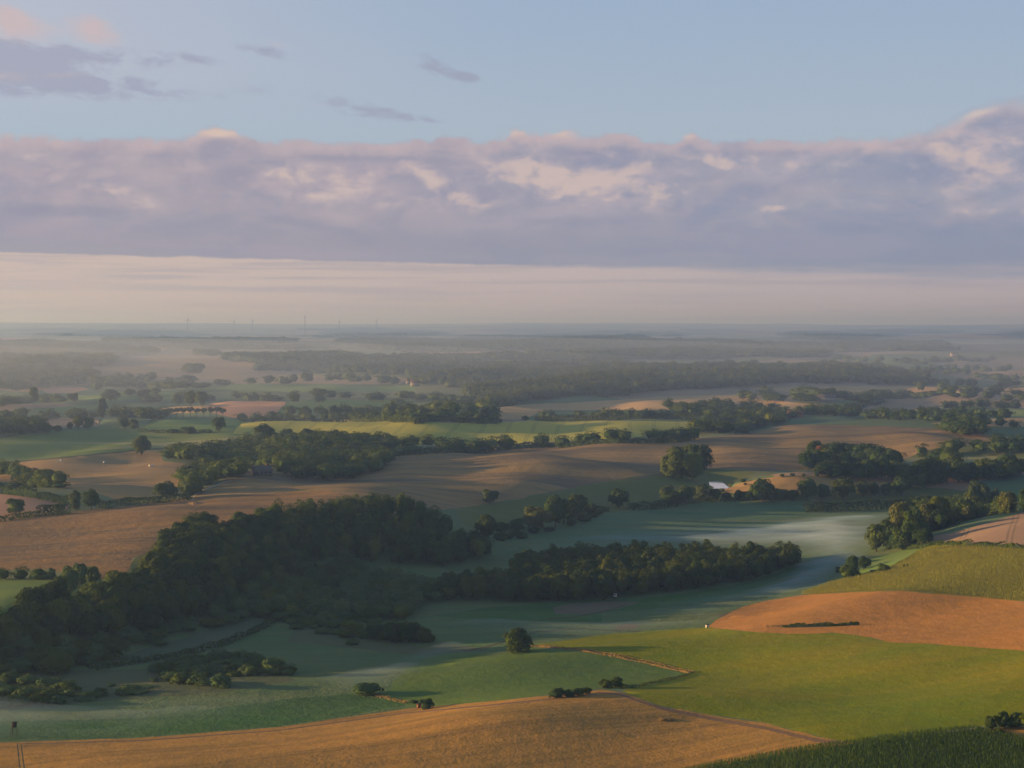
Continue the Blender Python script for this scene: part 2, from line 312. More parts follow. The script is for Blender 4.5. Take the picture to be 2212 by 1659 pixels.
def M_(n):
    f = field_mat
    return {
     'stubble_near': lambda: f(n, (.47, .24, .055), (.36, .20, .05), (.19, .16, .045), rows=(24, 3.4, (.19, .12, .04)), patch=70, bump=.5, rowamt=.5),
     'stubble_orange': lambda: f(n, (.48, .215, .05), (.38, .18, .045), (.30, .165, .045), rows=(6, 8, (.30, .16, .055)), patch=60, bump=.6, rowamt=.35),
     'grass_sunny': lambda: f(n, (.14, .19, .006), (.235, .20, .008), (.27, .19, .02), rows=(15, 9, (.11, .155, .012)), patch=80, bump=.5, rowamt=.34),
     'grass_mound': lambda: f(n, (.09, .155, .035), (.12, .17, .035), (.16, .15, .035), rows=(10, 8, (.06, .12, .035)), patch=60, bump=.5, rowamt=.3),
     'maize_ground': lambda: f(n, (.05, .075, .022), (.06, .09, .025), patch=30, bump=.5),
     'maize_soil': lambda: f(n, (.17, .17, .035), (.20, .18, .035), patch=30, bump=.3),
     'meadow': lambda: f(n, (.085, .155, .06), (.14, .175, .07), (.19, .17, .075), rows=(6, 12, (.085, .125, .055)), patch=45, bump=1.0, cst=.7, rowamt=.45),
     'meadow_green': lambda: f(n, (.05, .13, .035), (.085, .15, .045), (.12, .14, .055), rows=(5, 10, (.05, .095, .035)), patch=35, bump=.9, cst=.6, rowamt=.45),
     'meadow_teal': lambda: f(n, (.08, .16, .085), (.125, .185, .085), (.20, .19, .09), rows=(4, 14, (.085, .125, .06)), patch=50, bump=.9, cst=.65, rowamt=.4),
     'sedge': lambda: f(n, (.10, .125, .075), (.085, .115, .065), (.14, .14, .09), patch=35, bump=.7),
     'rough': lambda: f(n, (.09, .12, .055), (.125, .125, .065), (.07, .12, .045), patch=30, bump=.7),
     'bare': lambda: f(n, (.17, .13, .09), (.12, .11, .07), patch=20, bump=.6),
     'tan_big': lambda: f(n, TAN, TAN2, (.24, .17, .11), rows=(2, 26, (.13, .105, .07)), patch=100, bump=1.0, rowamt=.75),
     'tan_left': lambda: f(n, (.38, .24, .09), (.31, .205, .085), (.24, .18, .10), rows=(-5, 12, (.24, .16, .10)), patch=120, bump=.5, rowamt=.35),
     'brown_left': lambda: f(n, (.31, .18, .07), (.22, .135, .06), (.17, .13, .08), rows=(4, 12, (.12, .095, .065)), patch=80, bump=.9, rowamt=.6),  # lowered tone and dark row streaks paint in shade and shadow streaks
     'beige_tram': lambda: f(n, (.33, .21, .135), (.28, .19, .125), tram=(16, 27, (.12, .10, .06), 0), patch=90, bump=.3),
     'yellow_tram': lambda: f(n, (.46, .40, .065), (.35, .34, .06), (.19, .24, .05), tram=(3.5, 27, (.08, .12, .05), 10), patch=130, bump=.3),
     'green_left': lambda: f(n, (.12, .19, .045), (.16, .20, .05), (.27, .25, .07), rows=(2, 20, (.09, .14, .065)), patch=120, bump=.3, rowamt=.2),
     'green_mid': lambda: f(n, (.11, .20, .05), (.15, .21, .055), (.21, .21, .06), patch=120, bump=.3),
     'pasture': lambda: f(n, (.10, .135, .04), (.15, .15, .05), (.20, .16, .065), patch=50, bump=.6),
     'dry_mound': lambda: f(n, (.38, .23, .09), (.30, .20, .08), (.15, .14, .06), patch=25, bump=.7),
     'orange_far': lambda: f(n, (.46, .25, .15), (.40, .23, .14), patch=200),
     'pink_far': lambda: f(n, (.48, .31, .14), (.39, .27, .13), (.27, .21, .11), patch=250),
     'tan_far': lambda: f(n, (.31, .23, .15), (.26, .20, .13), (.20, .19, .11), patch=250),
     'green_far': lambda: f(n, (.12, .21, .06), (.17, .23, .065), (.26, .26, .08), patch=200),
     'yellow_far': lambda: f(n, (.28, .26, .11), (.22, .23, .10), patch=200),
     'track': lambda: f(n, (.22, .13, .075), (.17, .11, .065), patch=15, bump=.3),
     'gravel': lambda: f(n, (.36, .33, .30), (.30, .28, .25), patch=15),
     'ditch': lambda: f(n, (.07, .07, .04), (.10, .085, .05), patch=15, bump=.5),
     'verge': lambda: f(n, (.30, .19, .075), (.22, .16, .065), patch=10, bump=.8),
    }[n]()
# the wide land between the fields: a patchwork of muted fields
def land_mat():
    m, nd, bs = new_mat('patchwork_land'); x, y, P_ = pos(nd)
    wob = noise(nd, comb(nd, x*.0012, y*.0012), 1, 2)
    vec = comb(nd, x*(1/420)+wob*.6, y*(1/620)+wob*.4)
    vo = nd.t.nodes.new('ShaderNodeTexVoronoi'); vo.inputs['Scale'].default_value = 1; nd.t.links.new(vec, vo.inputs['Vector'])
    sc_ = nd.t.nodes.new('ShaderNodeSeparateColor'); nd.t.links.new(vo.outputs['Color'], sc_.inputs[0])
    r = E(nd, sc_.outputs[0]); g = E(nd, sc_.outputs[1])
    col = mix(nd, sstep(.49, .51, r), (.10, .16, .07), (.16, .18, .085))
    col = mix(nd, sstep(.62, .63, g), col, (.33, .23, .15))
    col = mix(nd, sstep(.87, .88, r), col, (.36, .23, .14))
    n2 = noise(nd, comb(nd, x*.01, y*.01), 1, 5, .6)
    col = mix(nd, n2*.5, col, (.13, .14, .08))
    big = noise(nd, comb(nd, x*.0006, y*.00045), 1, 4, .6)
    col = mix(nd, sstep(.45, .56, big)*sstep(4500, 9000, y), col, (.035, .055, .035))
    nd.t.links.new(col, bs.inputs['Base Color'])
    return m
# ------------------------------------------------------------------ fields (columns, rows of their outlines)
def strip(pts, w):
    up = [(x, y-(w if np.isscalar(w) else w[i])/2) for i, (x, y) in enumerate(pts)]
    dn = [(x, y+(w if np.isscalar(w) else w[i])/2) for i, (x, y) in enumerate(pts)]
    return up + dn[::-1]
FIELDS = [  # object name, material, label, outline - later ones lie over earlier ones
 ('meadow', 'meadow', 'misty grey-green valley meadow between the woods and the grain fields', [(-250,1380),(100,1350),(400,1300),(640,1220),(980,1150),(1010,1130),(1200,1122),(1340,1104),(1560,1082),(1760,1080),(1990,1078),(1960,1110),(1960,1190),(1880,1215),(1820,1255),(1730,1284),(1700,1300),(1600,1320),(1530,1355),(1420,1362),(1240,1378),(1150,1393),(1060,1412),(1000,1425),(970,1440),(960,1520),(885,1529),(600,1571),(300,1594),(-250,1608)]),
 ('meadow', 'meadow_teal', 'blue-green meadow beyond the valley wood, dew on the grass', [(1220,1133),(1320,1105),(1440,1096),(1600,1082),(1760,1084),(1740,1104),(1900,1105),(1930,1112),(1880,1120),(1600,1140),(1400,1165),(1200,1170),(1010,1172),(1010,1150),(1100,1155)]),
 ('sedge_bed', 'sedge', 'pale grey reed bed beside the dark ditch', [(200,1443),(300,1405),(420,1368),(560,1330),(620,1316),(640,1316),(560,1362),(470,1398),(390,1422),(260,1441)]),
 ('rough_grass', 'rough', 'brownish rough grassland with scattered bushes', [(-250,1455),(100,1452),(300,1445),(480,1428),(560,1440),(640,1470),(480,1495),(300,1510),(-250,1545)]),
 ('rough_grass', 'rough', 'brownish tussocky grassland below the ditch', [(640,1345),(900,1395),(960,1388),(1060,1405),(900,1415),(760,1400),(620,1385)]),
 ('bright_meadow', 'meadow_green', 'bright green mown strip beside the stubble', [(-250,1565),(300,1552),(480,1528),(640,1508),(760,1500),(840,1512),(880,1524),(600,1569),(300,1592),(-250,1604)]),
 ('meadow', 'meadow_green', 'green damp meadow in front of the valley wood', [(930,1330),(1060,1312),(1240,1300),(1420,1290),(1600,1262),(1720,1222),(1760,1228),(1600,1280),(1500,1310),(1300,1322),(1300,1345),(1050,1340)]),
 ('bare_patch', 'bare', 'worn earthy patch in the damp meadow', [(1195,1312),(1240,1303),(1330,1298),(1385,1300),(1330,1316),(1260,1328),(1200,1326)]),
 ('bare_patch', 'bare', 'small pale bare patch near the lone tree', [(1330,1352),(1360,1346),(1385,1351),(1370,1358),(1340,1360)]),
 ('bare_patch', 'bare', 'weedy brown corner at the tip of the orange stubble', [(1545,1330),(1590,1321),(1660,1322),(1640,1334),(1580,1338)]),
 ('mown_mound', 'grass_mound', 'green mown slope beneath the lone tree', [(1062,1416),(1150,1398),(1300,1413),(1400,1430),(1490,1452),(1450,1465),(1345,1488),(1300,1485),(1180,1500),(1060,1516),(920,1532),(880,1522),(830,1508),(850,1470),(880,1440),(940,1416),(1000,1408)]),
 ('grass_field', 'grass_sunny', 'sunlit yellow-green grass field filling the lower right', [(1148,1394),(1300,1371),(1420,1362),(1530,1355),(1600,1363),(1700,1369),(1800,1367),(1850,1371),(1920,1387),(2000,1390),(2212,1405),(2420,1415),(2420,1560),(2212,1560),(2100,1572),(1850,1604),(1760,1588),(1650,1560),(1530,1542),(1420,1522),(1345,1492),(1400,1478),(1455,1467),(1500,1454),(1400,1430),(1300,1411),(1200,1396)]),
 ('stubble_field', 'stubble_orange', 'orange stubble field on the right slope', [(1528,1355),(1545,1340),(1600,1312),(1650,1299),(1720,1287),(1850,1279),(1950,1277),(2100,1289),(2212,1299),(2420,1310),(2420,1415),(2212,1405),(2000,1390),(1920,1387),(1850,1371),(1800,1367),(1700,1369),(1600,1363)]),
 ('weed_strip', 'ditch', 'dark weedy strip across the orange stubble', [(1655,1352),(1700,1350),(1780,1348),(1850,1346),(1858,1350),(1790,1354),(1700,1356)]),
 ('maize_field', 'maize_soil', 'soil under the tall yellow-green maize on the right', [(1728,1284),(1790,1262),(1860,1245),(1930,1225),(1975,1200),(2010,1183),(2100,1184),(2212,1189),(2420,1196),(2420,1310),(2212,1299),(2100,1289),(1950,1277),(1850,1279)]),
 ('meadow_slope', 'green_mid', 'pale grass slope above the mist', [(1870,1220),(1890,1206),(1960,1187),(2010,1182),(1975,1200),(1940,1218),(1900,1230),(1860,1244),(1830,1250)]),
 ('grain_field', 'beige_tram', 'beige grain field with paired wheel tracks behind the maize', [(1960,1183),(1990,1160),(2060,1150),(2170,1119),(2212,1106),(2420,1085),(2420,1196),(2212,1188),(2010,1182)]),
 ('stubble_field', 'stubble_near', 'broad orange stubble field along the bottom edge', [(-400,1604),(0,1604),(300,1594),(600,1571),(880,1531),(1100,1511),(1300,1490),(1345,1495),(1420,1524),(1530,1544),(1650,1562),(1760,1590),(1850,1606),(1700,1626),(1523,1660),(1350,1700),(1200,1760),(-400,1790)]),
 ('maize_field', 'maize_ground', 'soil under the dark green maize in the bottom right corner', [(1200,1762),(1350,1702),(1523,1660),(1700,1626),(1850,1606),(1960,1590),(2100,1575),(2150,1590),(2212,1602),(2420,1610),(2420,1800)]),
 ('bare_field', 'stubble_near', 'small brown stubble corner behind the bottom right shrubs', [(2125,1582),(2130,1574),(2200,1570),(2420,1560),(2420,1608),(2212,1601),(2150,1590)]),
 ('track', 'gravel', 'pale gravel track leading to the corner shrubs', [(2010,1583),(2100,1571),(2125,1568),(2125,1573),(2060,1581)]),
 ('track', 'track', 'dark wheel track running down the stubble edge', strip([(1290,1496),(1340,1500),(1380,1514),(1430,1530),(1530,1551),(1650,1572),(1760,1598),(1830,1606)], [3,5,6,7,7,7,8,4])),
 ('track', 'track', 'thin dark headland line between stubble and meadow', strip([(40,1607),(300,1600),(600,1578),(880,1540),(1100,1519),(1290,1499)], [2,2.6,2.6,2.8,3,3])),
 ('track', 'ditch', 'left-hand one of the dark wheel ruts in the bottom left corner', [(36,1606),(38.5,1606),(43,1645),(50,1700),(46,1700),(40,1645)]),
 ('track', 'ditch', 'right-hand one of the dark wheel ruts in the bottom left corner', [(44,1606),(46.5,1606),(52,1645),(60,1700),(56,1700),(49,1645)]),
 ('stubble_field', 'tan_big', 'wide tan stubble field crossing the whole middle distance', [(415,1072),(470,1050),(490,1028),(540,1015),(680,1025),(780,1010),(838,995),(838,986),(950,976),(1060,973),(1200,964),(1340,956),(1420,956),(1520,946),(1620,936),(1700,917),(1800,918),(1900,920),(2050,927),(2190,945),(2180,955),(2060,962),(1990,976),(1970,990),(1760,990),(1742,1014),(1640,1018),(1540,1012),(1430,1022),(1330,1035),(1250,1050),(1100,1082),(980,1099),(860,1110),(700,1130),(440,1160)]),
 ('stubble_field', 'brown_left', 'streaked brown field behind the ridge wood', [(-300,1136),(0,1120),(240,1098),(415,1073),(700,1060),(900,1090),(640,1150),(430,1200),(400,1210),(330,1192),(290,1204),(272,1240),(235,1256),(100,1229),(-300,1236)]),
 ('rough_grass', 'pasture', 'dark grassy bank between the brown field and the ridge wood', [(330,1192),(360,1180),(420,1170),(440,1200),(330,1250),(270,1256),(272,1240),(290,1204)]),
 ('pasture', 'green_left', 'small olive pasture left of the willows', [(-300,1252),(100,1250),(240,1256),(200,1300),(130,1330),(-300,1335)]),
 ('stubble_strip', 'dry_mound', 'glowing orange strip beside the willows', [(55,1292),(90,1270),(150,1260),(160,1272),(120,1292),(80,1302)]),
 ('pasture', 'pasture', 'uneven grazed pasture in the centre', [(980,1100),(1100,1083),(1250,1052),(1330,1036),(1430,1022),(1540,1012),(1640,1020),(1590,1040),(1560,1060),(1560,1082),(1340,1104),(1200,1124),(1050,1150),(1005,1135)]),
 ('pasture', 'pasture', 'shaded pasture behind the middle hedge', [(1560,1082),(1560,1058),(1620,1040),(1700,1060),(1960,1050),(2100,1060),(2200,1080),(2050,1090),(1760,1080)]),
 ('dry_hillock', 'dry_mound', 'sunlit ochre hillock with small bushes', [(1545,1062),(1590,1046),(1640,1034),(1700,1027),(1780,1024),(1850,1030),(1930,1045),(1880,1050),(1800,1040),(1740,1062),(1640,1068)]),
 ('meadow', 'meadow_teal', 'blue-green meadow at the right edge behind the tall trees', [(2090,1045),(2160,1028),(2420,1020),(2420,1105),(2200,1100),(2120,1090)]),
 ('stubble_field', 'tan_left', 'tan stubble field with white bales at the left edge', [(-300,1010),(0,1002),(150,988),(300,973),(360,971),(350,995),(410,1003),(440,1012),(390,1045),(380,1070),(255,1080),(200,1062),(130,1053),(0,1040),(-300,1035)]),
 ('grain_field', 'orange_far', 'small orange grain field enclosed by hedges at the left edge', [(-300,1060),(0,1066),(110,1080),(153,1090),(150,1100),(85,1112),(0,1120),(-300,1130)]),
 ('pasture', 'green_left', 'green field with a pale stripe beyond the bale field', [(-300,965),(0,948),(90,934),(230,926),(340,930),(460,934),(545,937),(520,945),(430,955),(355,968),(300,971),(150,986),(0,999),(-300,1006)]),
 ('grass_strip', 'yellow_far', 'pale dry stripe across the green left field', [(100,955),(300,955),(345,957),(470,947),(540,940),(545,946),(440,962),(350,969),(310,966),(180,974),(290,960),(160,958)]),
 ('track', 'ditch', 'dark ditch line between the green and tan fields', strip([(-10,1001),(150,987),(300,972),(350,969),(430,966)], [2.4,2.8,2.4,2.4,1.6])),
 ('grain_field', 'yellow_tram', 'long yellow-green grain field with wheel tracks', [(500,936),(520,915),(560,909),(720,906),(1000,914),(1100,911),(1250,908),(1500,911),(1540,916),(1490,936),(1350,946),(1200,953),(1060,962),(930,960),(850,970),(760,955),(560,942)]),
 ('grass_field', 'green_mid', 'green sloping field left of the yellow-green grain', [(305,934),(320,918),(340,903),(420,904),(560,909),(520,915),(500,937),(430,936)]),
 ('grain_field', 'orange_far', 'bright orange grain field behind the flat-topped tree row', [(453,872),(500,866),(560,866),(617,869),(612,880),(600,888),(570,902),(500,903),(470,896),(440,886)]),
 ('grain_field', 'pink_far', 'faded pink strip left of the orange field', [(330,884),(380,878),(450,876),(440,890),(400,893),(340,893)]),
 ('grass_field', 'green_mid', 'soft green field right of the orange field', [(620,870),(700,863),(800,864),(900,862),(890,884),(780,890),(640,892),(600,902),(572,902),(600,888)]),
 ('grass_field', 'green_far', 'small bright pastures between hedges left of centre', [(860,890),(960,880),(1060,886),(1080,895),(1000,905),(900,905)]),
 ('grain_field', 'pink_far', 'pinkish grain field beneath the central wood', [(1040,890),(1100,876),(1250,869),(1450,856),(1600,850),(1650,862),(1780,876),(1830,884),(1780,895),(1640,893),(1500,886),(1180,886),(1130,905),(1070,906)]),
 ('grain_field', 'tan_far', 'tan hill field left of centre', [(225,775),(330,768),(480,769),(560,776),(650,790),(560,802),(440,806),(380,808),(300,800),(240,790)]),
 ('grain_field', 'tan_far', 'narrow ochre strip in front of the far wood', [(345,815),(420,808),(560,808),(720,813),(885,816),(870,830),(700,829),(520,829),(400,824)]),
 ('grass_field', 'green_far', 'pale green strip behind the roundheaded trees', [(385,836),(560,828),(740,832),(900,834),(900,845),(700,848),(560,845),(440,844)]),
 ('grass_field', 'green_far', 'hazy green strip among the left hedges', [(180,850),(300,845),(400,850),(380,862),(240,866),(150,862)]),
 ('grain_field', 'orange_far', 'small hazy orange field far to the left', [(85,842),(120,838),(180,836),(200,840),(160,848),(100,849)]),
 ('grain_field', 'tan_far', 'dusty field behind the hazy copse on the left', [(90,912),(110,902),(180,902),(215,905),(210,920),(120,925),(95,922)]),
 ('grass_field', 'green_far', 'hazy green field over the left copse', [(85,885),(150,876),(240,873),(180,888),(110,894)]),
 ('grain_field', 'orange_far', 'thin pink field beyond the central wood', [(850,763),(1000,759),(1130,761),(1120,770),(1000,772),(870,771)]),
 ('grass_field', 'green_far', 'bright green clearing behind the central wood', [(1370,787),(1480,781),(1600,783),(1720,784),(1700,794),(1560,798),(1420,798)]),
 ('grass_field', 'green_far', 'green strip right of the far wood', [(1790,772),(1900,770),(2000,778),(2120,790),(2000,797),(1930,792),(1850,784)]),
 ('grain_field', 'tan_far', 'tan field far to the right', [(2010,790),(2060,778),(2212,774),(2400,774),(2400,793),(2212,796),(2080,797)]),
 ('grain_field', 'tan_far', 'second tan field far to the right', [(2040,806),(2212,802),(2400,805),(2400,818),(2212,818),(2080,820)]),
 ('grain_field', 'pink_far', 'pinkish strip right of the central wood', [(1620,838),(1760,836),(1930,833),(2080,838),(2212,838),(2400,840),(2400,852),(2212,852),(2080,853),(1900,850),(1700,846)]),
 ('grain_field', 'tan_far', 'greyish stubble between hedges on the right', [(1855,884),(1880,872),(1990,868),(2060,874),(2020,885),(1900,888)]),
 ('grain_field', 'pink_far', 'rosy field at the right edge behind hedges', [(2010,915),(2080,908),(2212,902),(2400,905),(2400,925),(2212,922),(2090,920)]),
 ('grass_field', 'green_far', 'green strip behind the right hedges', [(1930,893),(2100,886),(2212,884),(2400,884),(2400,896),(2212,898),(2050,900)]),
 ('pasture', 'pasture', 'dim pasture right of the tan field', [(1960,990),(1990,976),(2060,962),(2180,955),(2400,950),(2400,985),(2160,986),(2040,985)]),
 ('grain_field', 'yellow_far', 'pale ochre strip between the right-hand hedges', [(2035,994),(2060,987),(2130,984),(2190,988),(2400,990),(2400,1004),(2200,1003),(2100,1004)]),
 ('track', 'gravel', 'pale lane curving round the copse', strip([(414,1080),(420,1070),(434,1060),(470,1047),(500,1037)], [5,4,3,2.4,1.6])),
 ('track', 'track', 'dark track crossing the wide tan field', strip([(1130,1085),(1210,1058),(1290,1040),(1400,1030),(1440,1025)], 1.6)),
 ('ditch', 'ditch', 'dark winding ditch through the meadow', strip([(1000,1408),(1060,1395),(1120,1376),(1160,1364),(1260,1358),(1300,1361),(1385,1364)], [2.5,3,2.5,2.2,2,2.6,2])),
 ('ditch', 'ditch', 'dark ditch beneath the worn patch', strip([(1180,1337),(1240,1333),(1300,1322),(1350,1308)], 2.4)),
]
POND = [(1531,1039),(1545,1037),(1557,1038),(1566,1042),(1575,1046),(1584,1049),(1572,1052),(1556,1053),(1537,1054),(1543,1049),(1533,1044)]
POND2 = [(1405,1073),(1414,1071),(1427,1071),(1430,1073),(1418,1075)]
FIELDS.append(('pond', 'water', 'small bright pond beside the big round tree group', POND))
FIELDS.append(('pond', 'water', 'thin sliver of water left of the hedge trees', POND2))
wm, _nd, _b = new_mat('water'); _b.inputs['Base Color'].default_value = (.08, .10, .11, 1); _b.inputs['Roughness'].default_value = .06; _b.inputs['Specular IOR Level'].default_value = 1.0; _b.inputs['Metallic'].default_value = .75
_b.inputs['Base Color'].default_value = (.75, .75, .78, 1)
_x2, _y2, _ = pos(_nd); _bn = _nd.t.nodes.new('ShaderNodeBump'); _bn.inputs['Strength'].default_value = .08
_nd.t.links.new(noise(_nd, comb(_nd, _x2*.5, _y2*.5), 1, 3).val, _bn.inputs['Height']); _nd.t.links.new(_bn.outputs[0], _b.inputs['Normal'])
MATS['water'] = wm

def link(o): C.collection.objects.link(o); return o
def mesh_obj(name, V, Fc, mat, parent=None, smooth=False, sizes=None):
    """Fc: (n,k) int array of faces of equal size, or list"""
    me = bpy.data.meshes.new(name); V = np.asarray(V, np.float32)
    Fc = np.asarray(Fc, np.int32); n, k = Fc.shape
    me.vertices.add(len(V)); me.vertices.foreach_set('co', V.ravel())
    me.loops.add(n*k); me.loops.foreach_set('vertex_index', Fc.ravel())
    me.polygons.add(n); me.polygons.foreach_set('loop_start', np.arange(0, n*k, k, dtype=np.int32)); me.polygons.foreach_set('loop_total', np.full(n, k, np.int32))
    if smooth: me.polygons.foreach_set('use_smooth', np.ones(n, bool))
    me.update(calc_edges=True); me.validate()
    if mat: me.materials.append(mat)
    o = bpy.data.objects.new(name, me); link(o)
    if parent: o.parent = parent
    return o
def tag(o, label=None, cat=None, group=None, kind=None):
    if label: o['label'] = label
    if cat: o['category'] = cat
    if group: o['group'] = group
    if kind: o['kind'] = kind
    return o
def inside(poly, x, y):
    p = np.asarray(poly); c = np.zeros(x.shape, bool); n = len(p); j = n-1
    for i in range(n):
        xi, yi = p[i]; xj, yj = p[j]
        if yi != yj:
            c ^= ((yi > y) != (yj > y)) & (x < (xj-xi)*(y-yi)/(yj-yi)+xi)
        j = i
    return c

def build_ground():
    A0, A1, L0, L1 = -.56, .56, math.log(180), math.log(95000)
    st = .0105
    na = int((A1-A0)/st); nl = int((L1-L0)/st)
    ga = np.linspace(A0, A1, na+1); gl = np.linspace(L0, L1, nl+1)
    pts = [];
    jit = np.random.default_rng(3)
    for j, l in enumerate(gl):
        coarse = l > math.log(12000)
        if coarse and j % 2: continue
        aa = ga[::2] if coarse else ga
        off = 0
        aa2 = aa.copy(); aa2[1:-1] += jit.uniform(-.3, .3, len(aa)-2)*st
        for a in aa2: pts.append((a, l+(jit.uniform(-.3, .3)*st if 0 < j < len(gl)-1 else 0)))
    nb = len(pts); polys = []; edges = []
    for nm, mt, lb, pl in FIELDS:
        q = []
        for i in range(len(pl)):
            x0, y0 = pl[i]; x1, y1 = pl[(i+1) % len(pl)]
            k = max(1, int(math.hypot(x1-x0, (y1-y0)*3)/28))
            for s in range(k): q.append((x0+(x1-x0)*s/k, y0+(y1-y0)*s/k))
        q = np.array(q); X, Y = at(q[:, 0], q[:, 1]); a, l = ang_ld(X, Y)
        if mt not in ('water', 'track', 'ditch', 'gravel'):
            a = a + jit.normal(0, .0006, len(a)); l = l + jit.normal(0, .0006, len(a))
        a = np.clip(a, A0+.01, A1-.01); l = np.clip(l, L0+.01, L1)
        polys.append(np.c_[a, l])
        s = len(pts)
        for i in range(len(a)): pts.append((a[i], l[i])); edges.append((s+i, s+(i+1) % len(a)))
    vs, es, fs, _, _, _ = delaunay_2d_cdt([Vector(p) for p in pts], edges, [], 0, 1e-7, False)
    vs = np.array([(v.x, v.y) for v in vs]); fs = np.array([f for f in fs if len(f) == 3], np.int32)
    # orientation
    p0, p1, p2 = vs[fs[:, 0]], vs[fs[:, 1]], vs[fs[:, 2]]
    cr = (p1[:, 0]-p0[:, 0])*(p2[:, 1]-p0[:, 1])-(p1[:, 1]-p0[:, 1])*(p2[:, 0]-p0[:, 0])
    ok = np.abs(cr) > 1e-13; fs = fs[ok]; cr = cr[ok]
    fs[cr < 0] = fs[cr < 0][:, ::-1]
    cen = vs[fs].mean(1)
    cls = np.full(len(fs), -1)
    for i, p in enumerate(polys): cls[inside(p, cen[:, 0], cen[:, 1])] = i
    d = np.exp(vs[:, 1]); X = np.sin(vs[:, 0])*d; Y = np.cos(vs[:, 0])*d; Z = hgt(X, Y)
    # a pond is level
    for i, (nm, mt, lb, pl) in enumerate(FIELDS):
        if nm == 'pond':
            idx = np.unique(fs[cls == i]); Z[idx] = Z[idx].min()
    V = np.c_[X, Y, Z]
    fs2 = fs[:, ::-1] if True else fs
    # (a, l) -> (x, y) keeps handedness reversed: check one
    q = V[fs[0]]; nz = np.cross(q[1]-q[0], q[2]-q[0])[2]
    FS = fs if nz > 0 else fs[:, ::-1]
    groups = {}
    for i in range(-1, len(FIELDS)):
        sel = FS[cls == i]
        if len(sel) == 0: print('empty field', FIELDS[i][2]); continue
        if i == -1:
            # widen the sheet round behind the camera
            us, inv = np.unique(sel, return_inverse=True); VV = V[us]; FF = inv.reshape(-1, 3)
            n0 = len(VV); extraV = []; extraF = []
            th = np.linspace(.56, 2*math.pi-.56, 40); ds = np.exp(np.linspace(math.log(180), math.log(95000), 45))
            for a_ in th:
                for d_ in ds: extraV.append((math.sin(a_)*d_, math.cos(a_)*d_, float(hgt(math.sin(a_)*d_, math.cos(a_)*d_)) if abs(math.sin(a_)) < .62 and math.cos(a_) > 0 else -6))
            for p_ in range(len(th)-1):
                for q_ in range(len(ds)-1):
                    s = n0+p_*len(ds)+q_; extraF += [(s, s+1, s+len(ds)+1), (s, s+len(ds)+1, s+len(ds))]
            c0 = n0+len(extraV); extraV.append((0, 0, -8)); ring = 72
            for r_ in range(ring):
                a_ = 2*math.pi*r_/ring; extraV.append((math.sin(a_)*186, math.cos(a_)*186, float(hgt(math.sin(a_)*186, math.cos(a_)*186)) if math.cos(a_) > .85 else -6))
            for r_ in range(ring): extraF.append((c0, c0+1+(r_+1) % ring, c0+1+r_))
            VV = np.r_[VV, np.array(extraV)]; FE = np.array(extraF)
            e0 = VV[FE]; nz = np.cross(e0[:, 1]-e0[:, 0], e0[:, 2]-e0[:, 0])[:, 2]; FE[nz < 0] = FE[nz < 0][:, ::-1]
            o = mesh_obj('ground', VV, np.r_[FF, FE], land_mat(), smooth=True)
            tag(o, 'patchwork of distant farmland reaching the hazy horizon', kind='structure')
        else:
            nm, mt, lb, pl = FIELDS[i]
            us, inv = np.unique(sel, return_inverse=True)
            o = mesh_obj(nm, V[us], inv.reshape(-1, 3), MATS.get(mt) or M_(mt), smooth=True)
            tag(o, lb, kind='structure')
import time as _time
_t0 = _time.time()
build_ground()
print('ground', round(_time.time()-_t0, 1))

# ------------------------------------------------------------------ foliage
def foliage_mat(name, base, dry, mass=False):
    m, nd, bs = new_mat(name); x, y, P_ = pos(nd)
    if mass:
        at_ = nd.t.nodes.new('ShaderNodeAttribute'); at_.attribute_name = 'tint'; r = E(nd, at_.outputs['Fac'])
    else:
        oi = nd.t.nodes.new('ShaderNodeObjectInfo'); r = E(nd, oi.outputs['Random'])
    n = noise(nd, P_, .45, 3, .6); n2 = noise(nd, P_, .02, 2, .5)
    c = mix(nd, (r*.75+n*.25).sat(), base, tuple((b_+d_)/2 for b_, d_ in zip(base, dry)))
    c = mix(nd, sstep(.7, 1.0, r)*.55+sstep(.55, .8, n)*.3, c, dry)
    c = mix(nd, sstep(.45, .7, n2)*.3, c, (base[0]*.8, base[1]*.95, base[2]*1.2))
    nd.t.links.new(c, bs.inputs['Base Color']); bs.inputs['Specular IOR Level'].default_value = .1
    tr = nd.t.nodes.new('ShaderNodeBsdfTranslucent'); ms = nd.t.nodes.new('ShaderNodeMixShader'); ms.inputs[0].default_value = .16
    nd.t.links.new(mix(nd, .55, c, tuple(v_*2.2 for v_ in dry)), tr.inputs[0])
    out = [n for n in nd.t.nodes if n.type == 'OUTPUT_MATERIAL'][0]
    nd.t.links.new(bs.outputs[0], ms.inputs[1]); nd.t.links.new(tr.outputs[0], ms.inputs[2]); nd.t.links.new(ms.outputs[0], out.inputs[0])
    return m
LEAF = {}
def leaf(kind, mass=False):
    k = (kind, mass)
    if k not in LEAF:
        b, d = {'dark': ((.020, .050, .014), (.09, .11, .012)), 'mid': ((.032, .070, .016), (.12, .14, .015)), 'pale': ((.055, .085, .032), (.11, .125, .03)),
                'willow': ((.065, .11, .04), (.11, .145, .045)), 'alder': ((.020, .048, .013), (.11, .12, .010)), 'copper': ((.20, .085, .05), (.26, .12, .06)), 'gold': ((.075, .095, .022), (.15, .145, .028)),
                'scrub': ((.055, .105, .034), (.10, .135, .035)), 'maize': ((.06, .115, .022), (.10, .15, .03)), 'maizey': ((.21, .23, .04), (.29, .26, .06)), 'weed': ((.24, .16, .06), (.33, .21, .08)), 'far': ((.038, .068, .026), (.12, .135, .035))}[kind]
        LEAF[k] = foliage_mat('leaves_'+kind+('_mass' if mass else ''), b, d, mass)
    return LEAF[k]
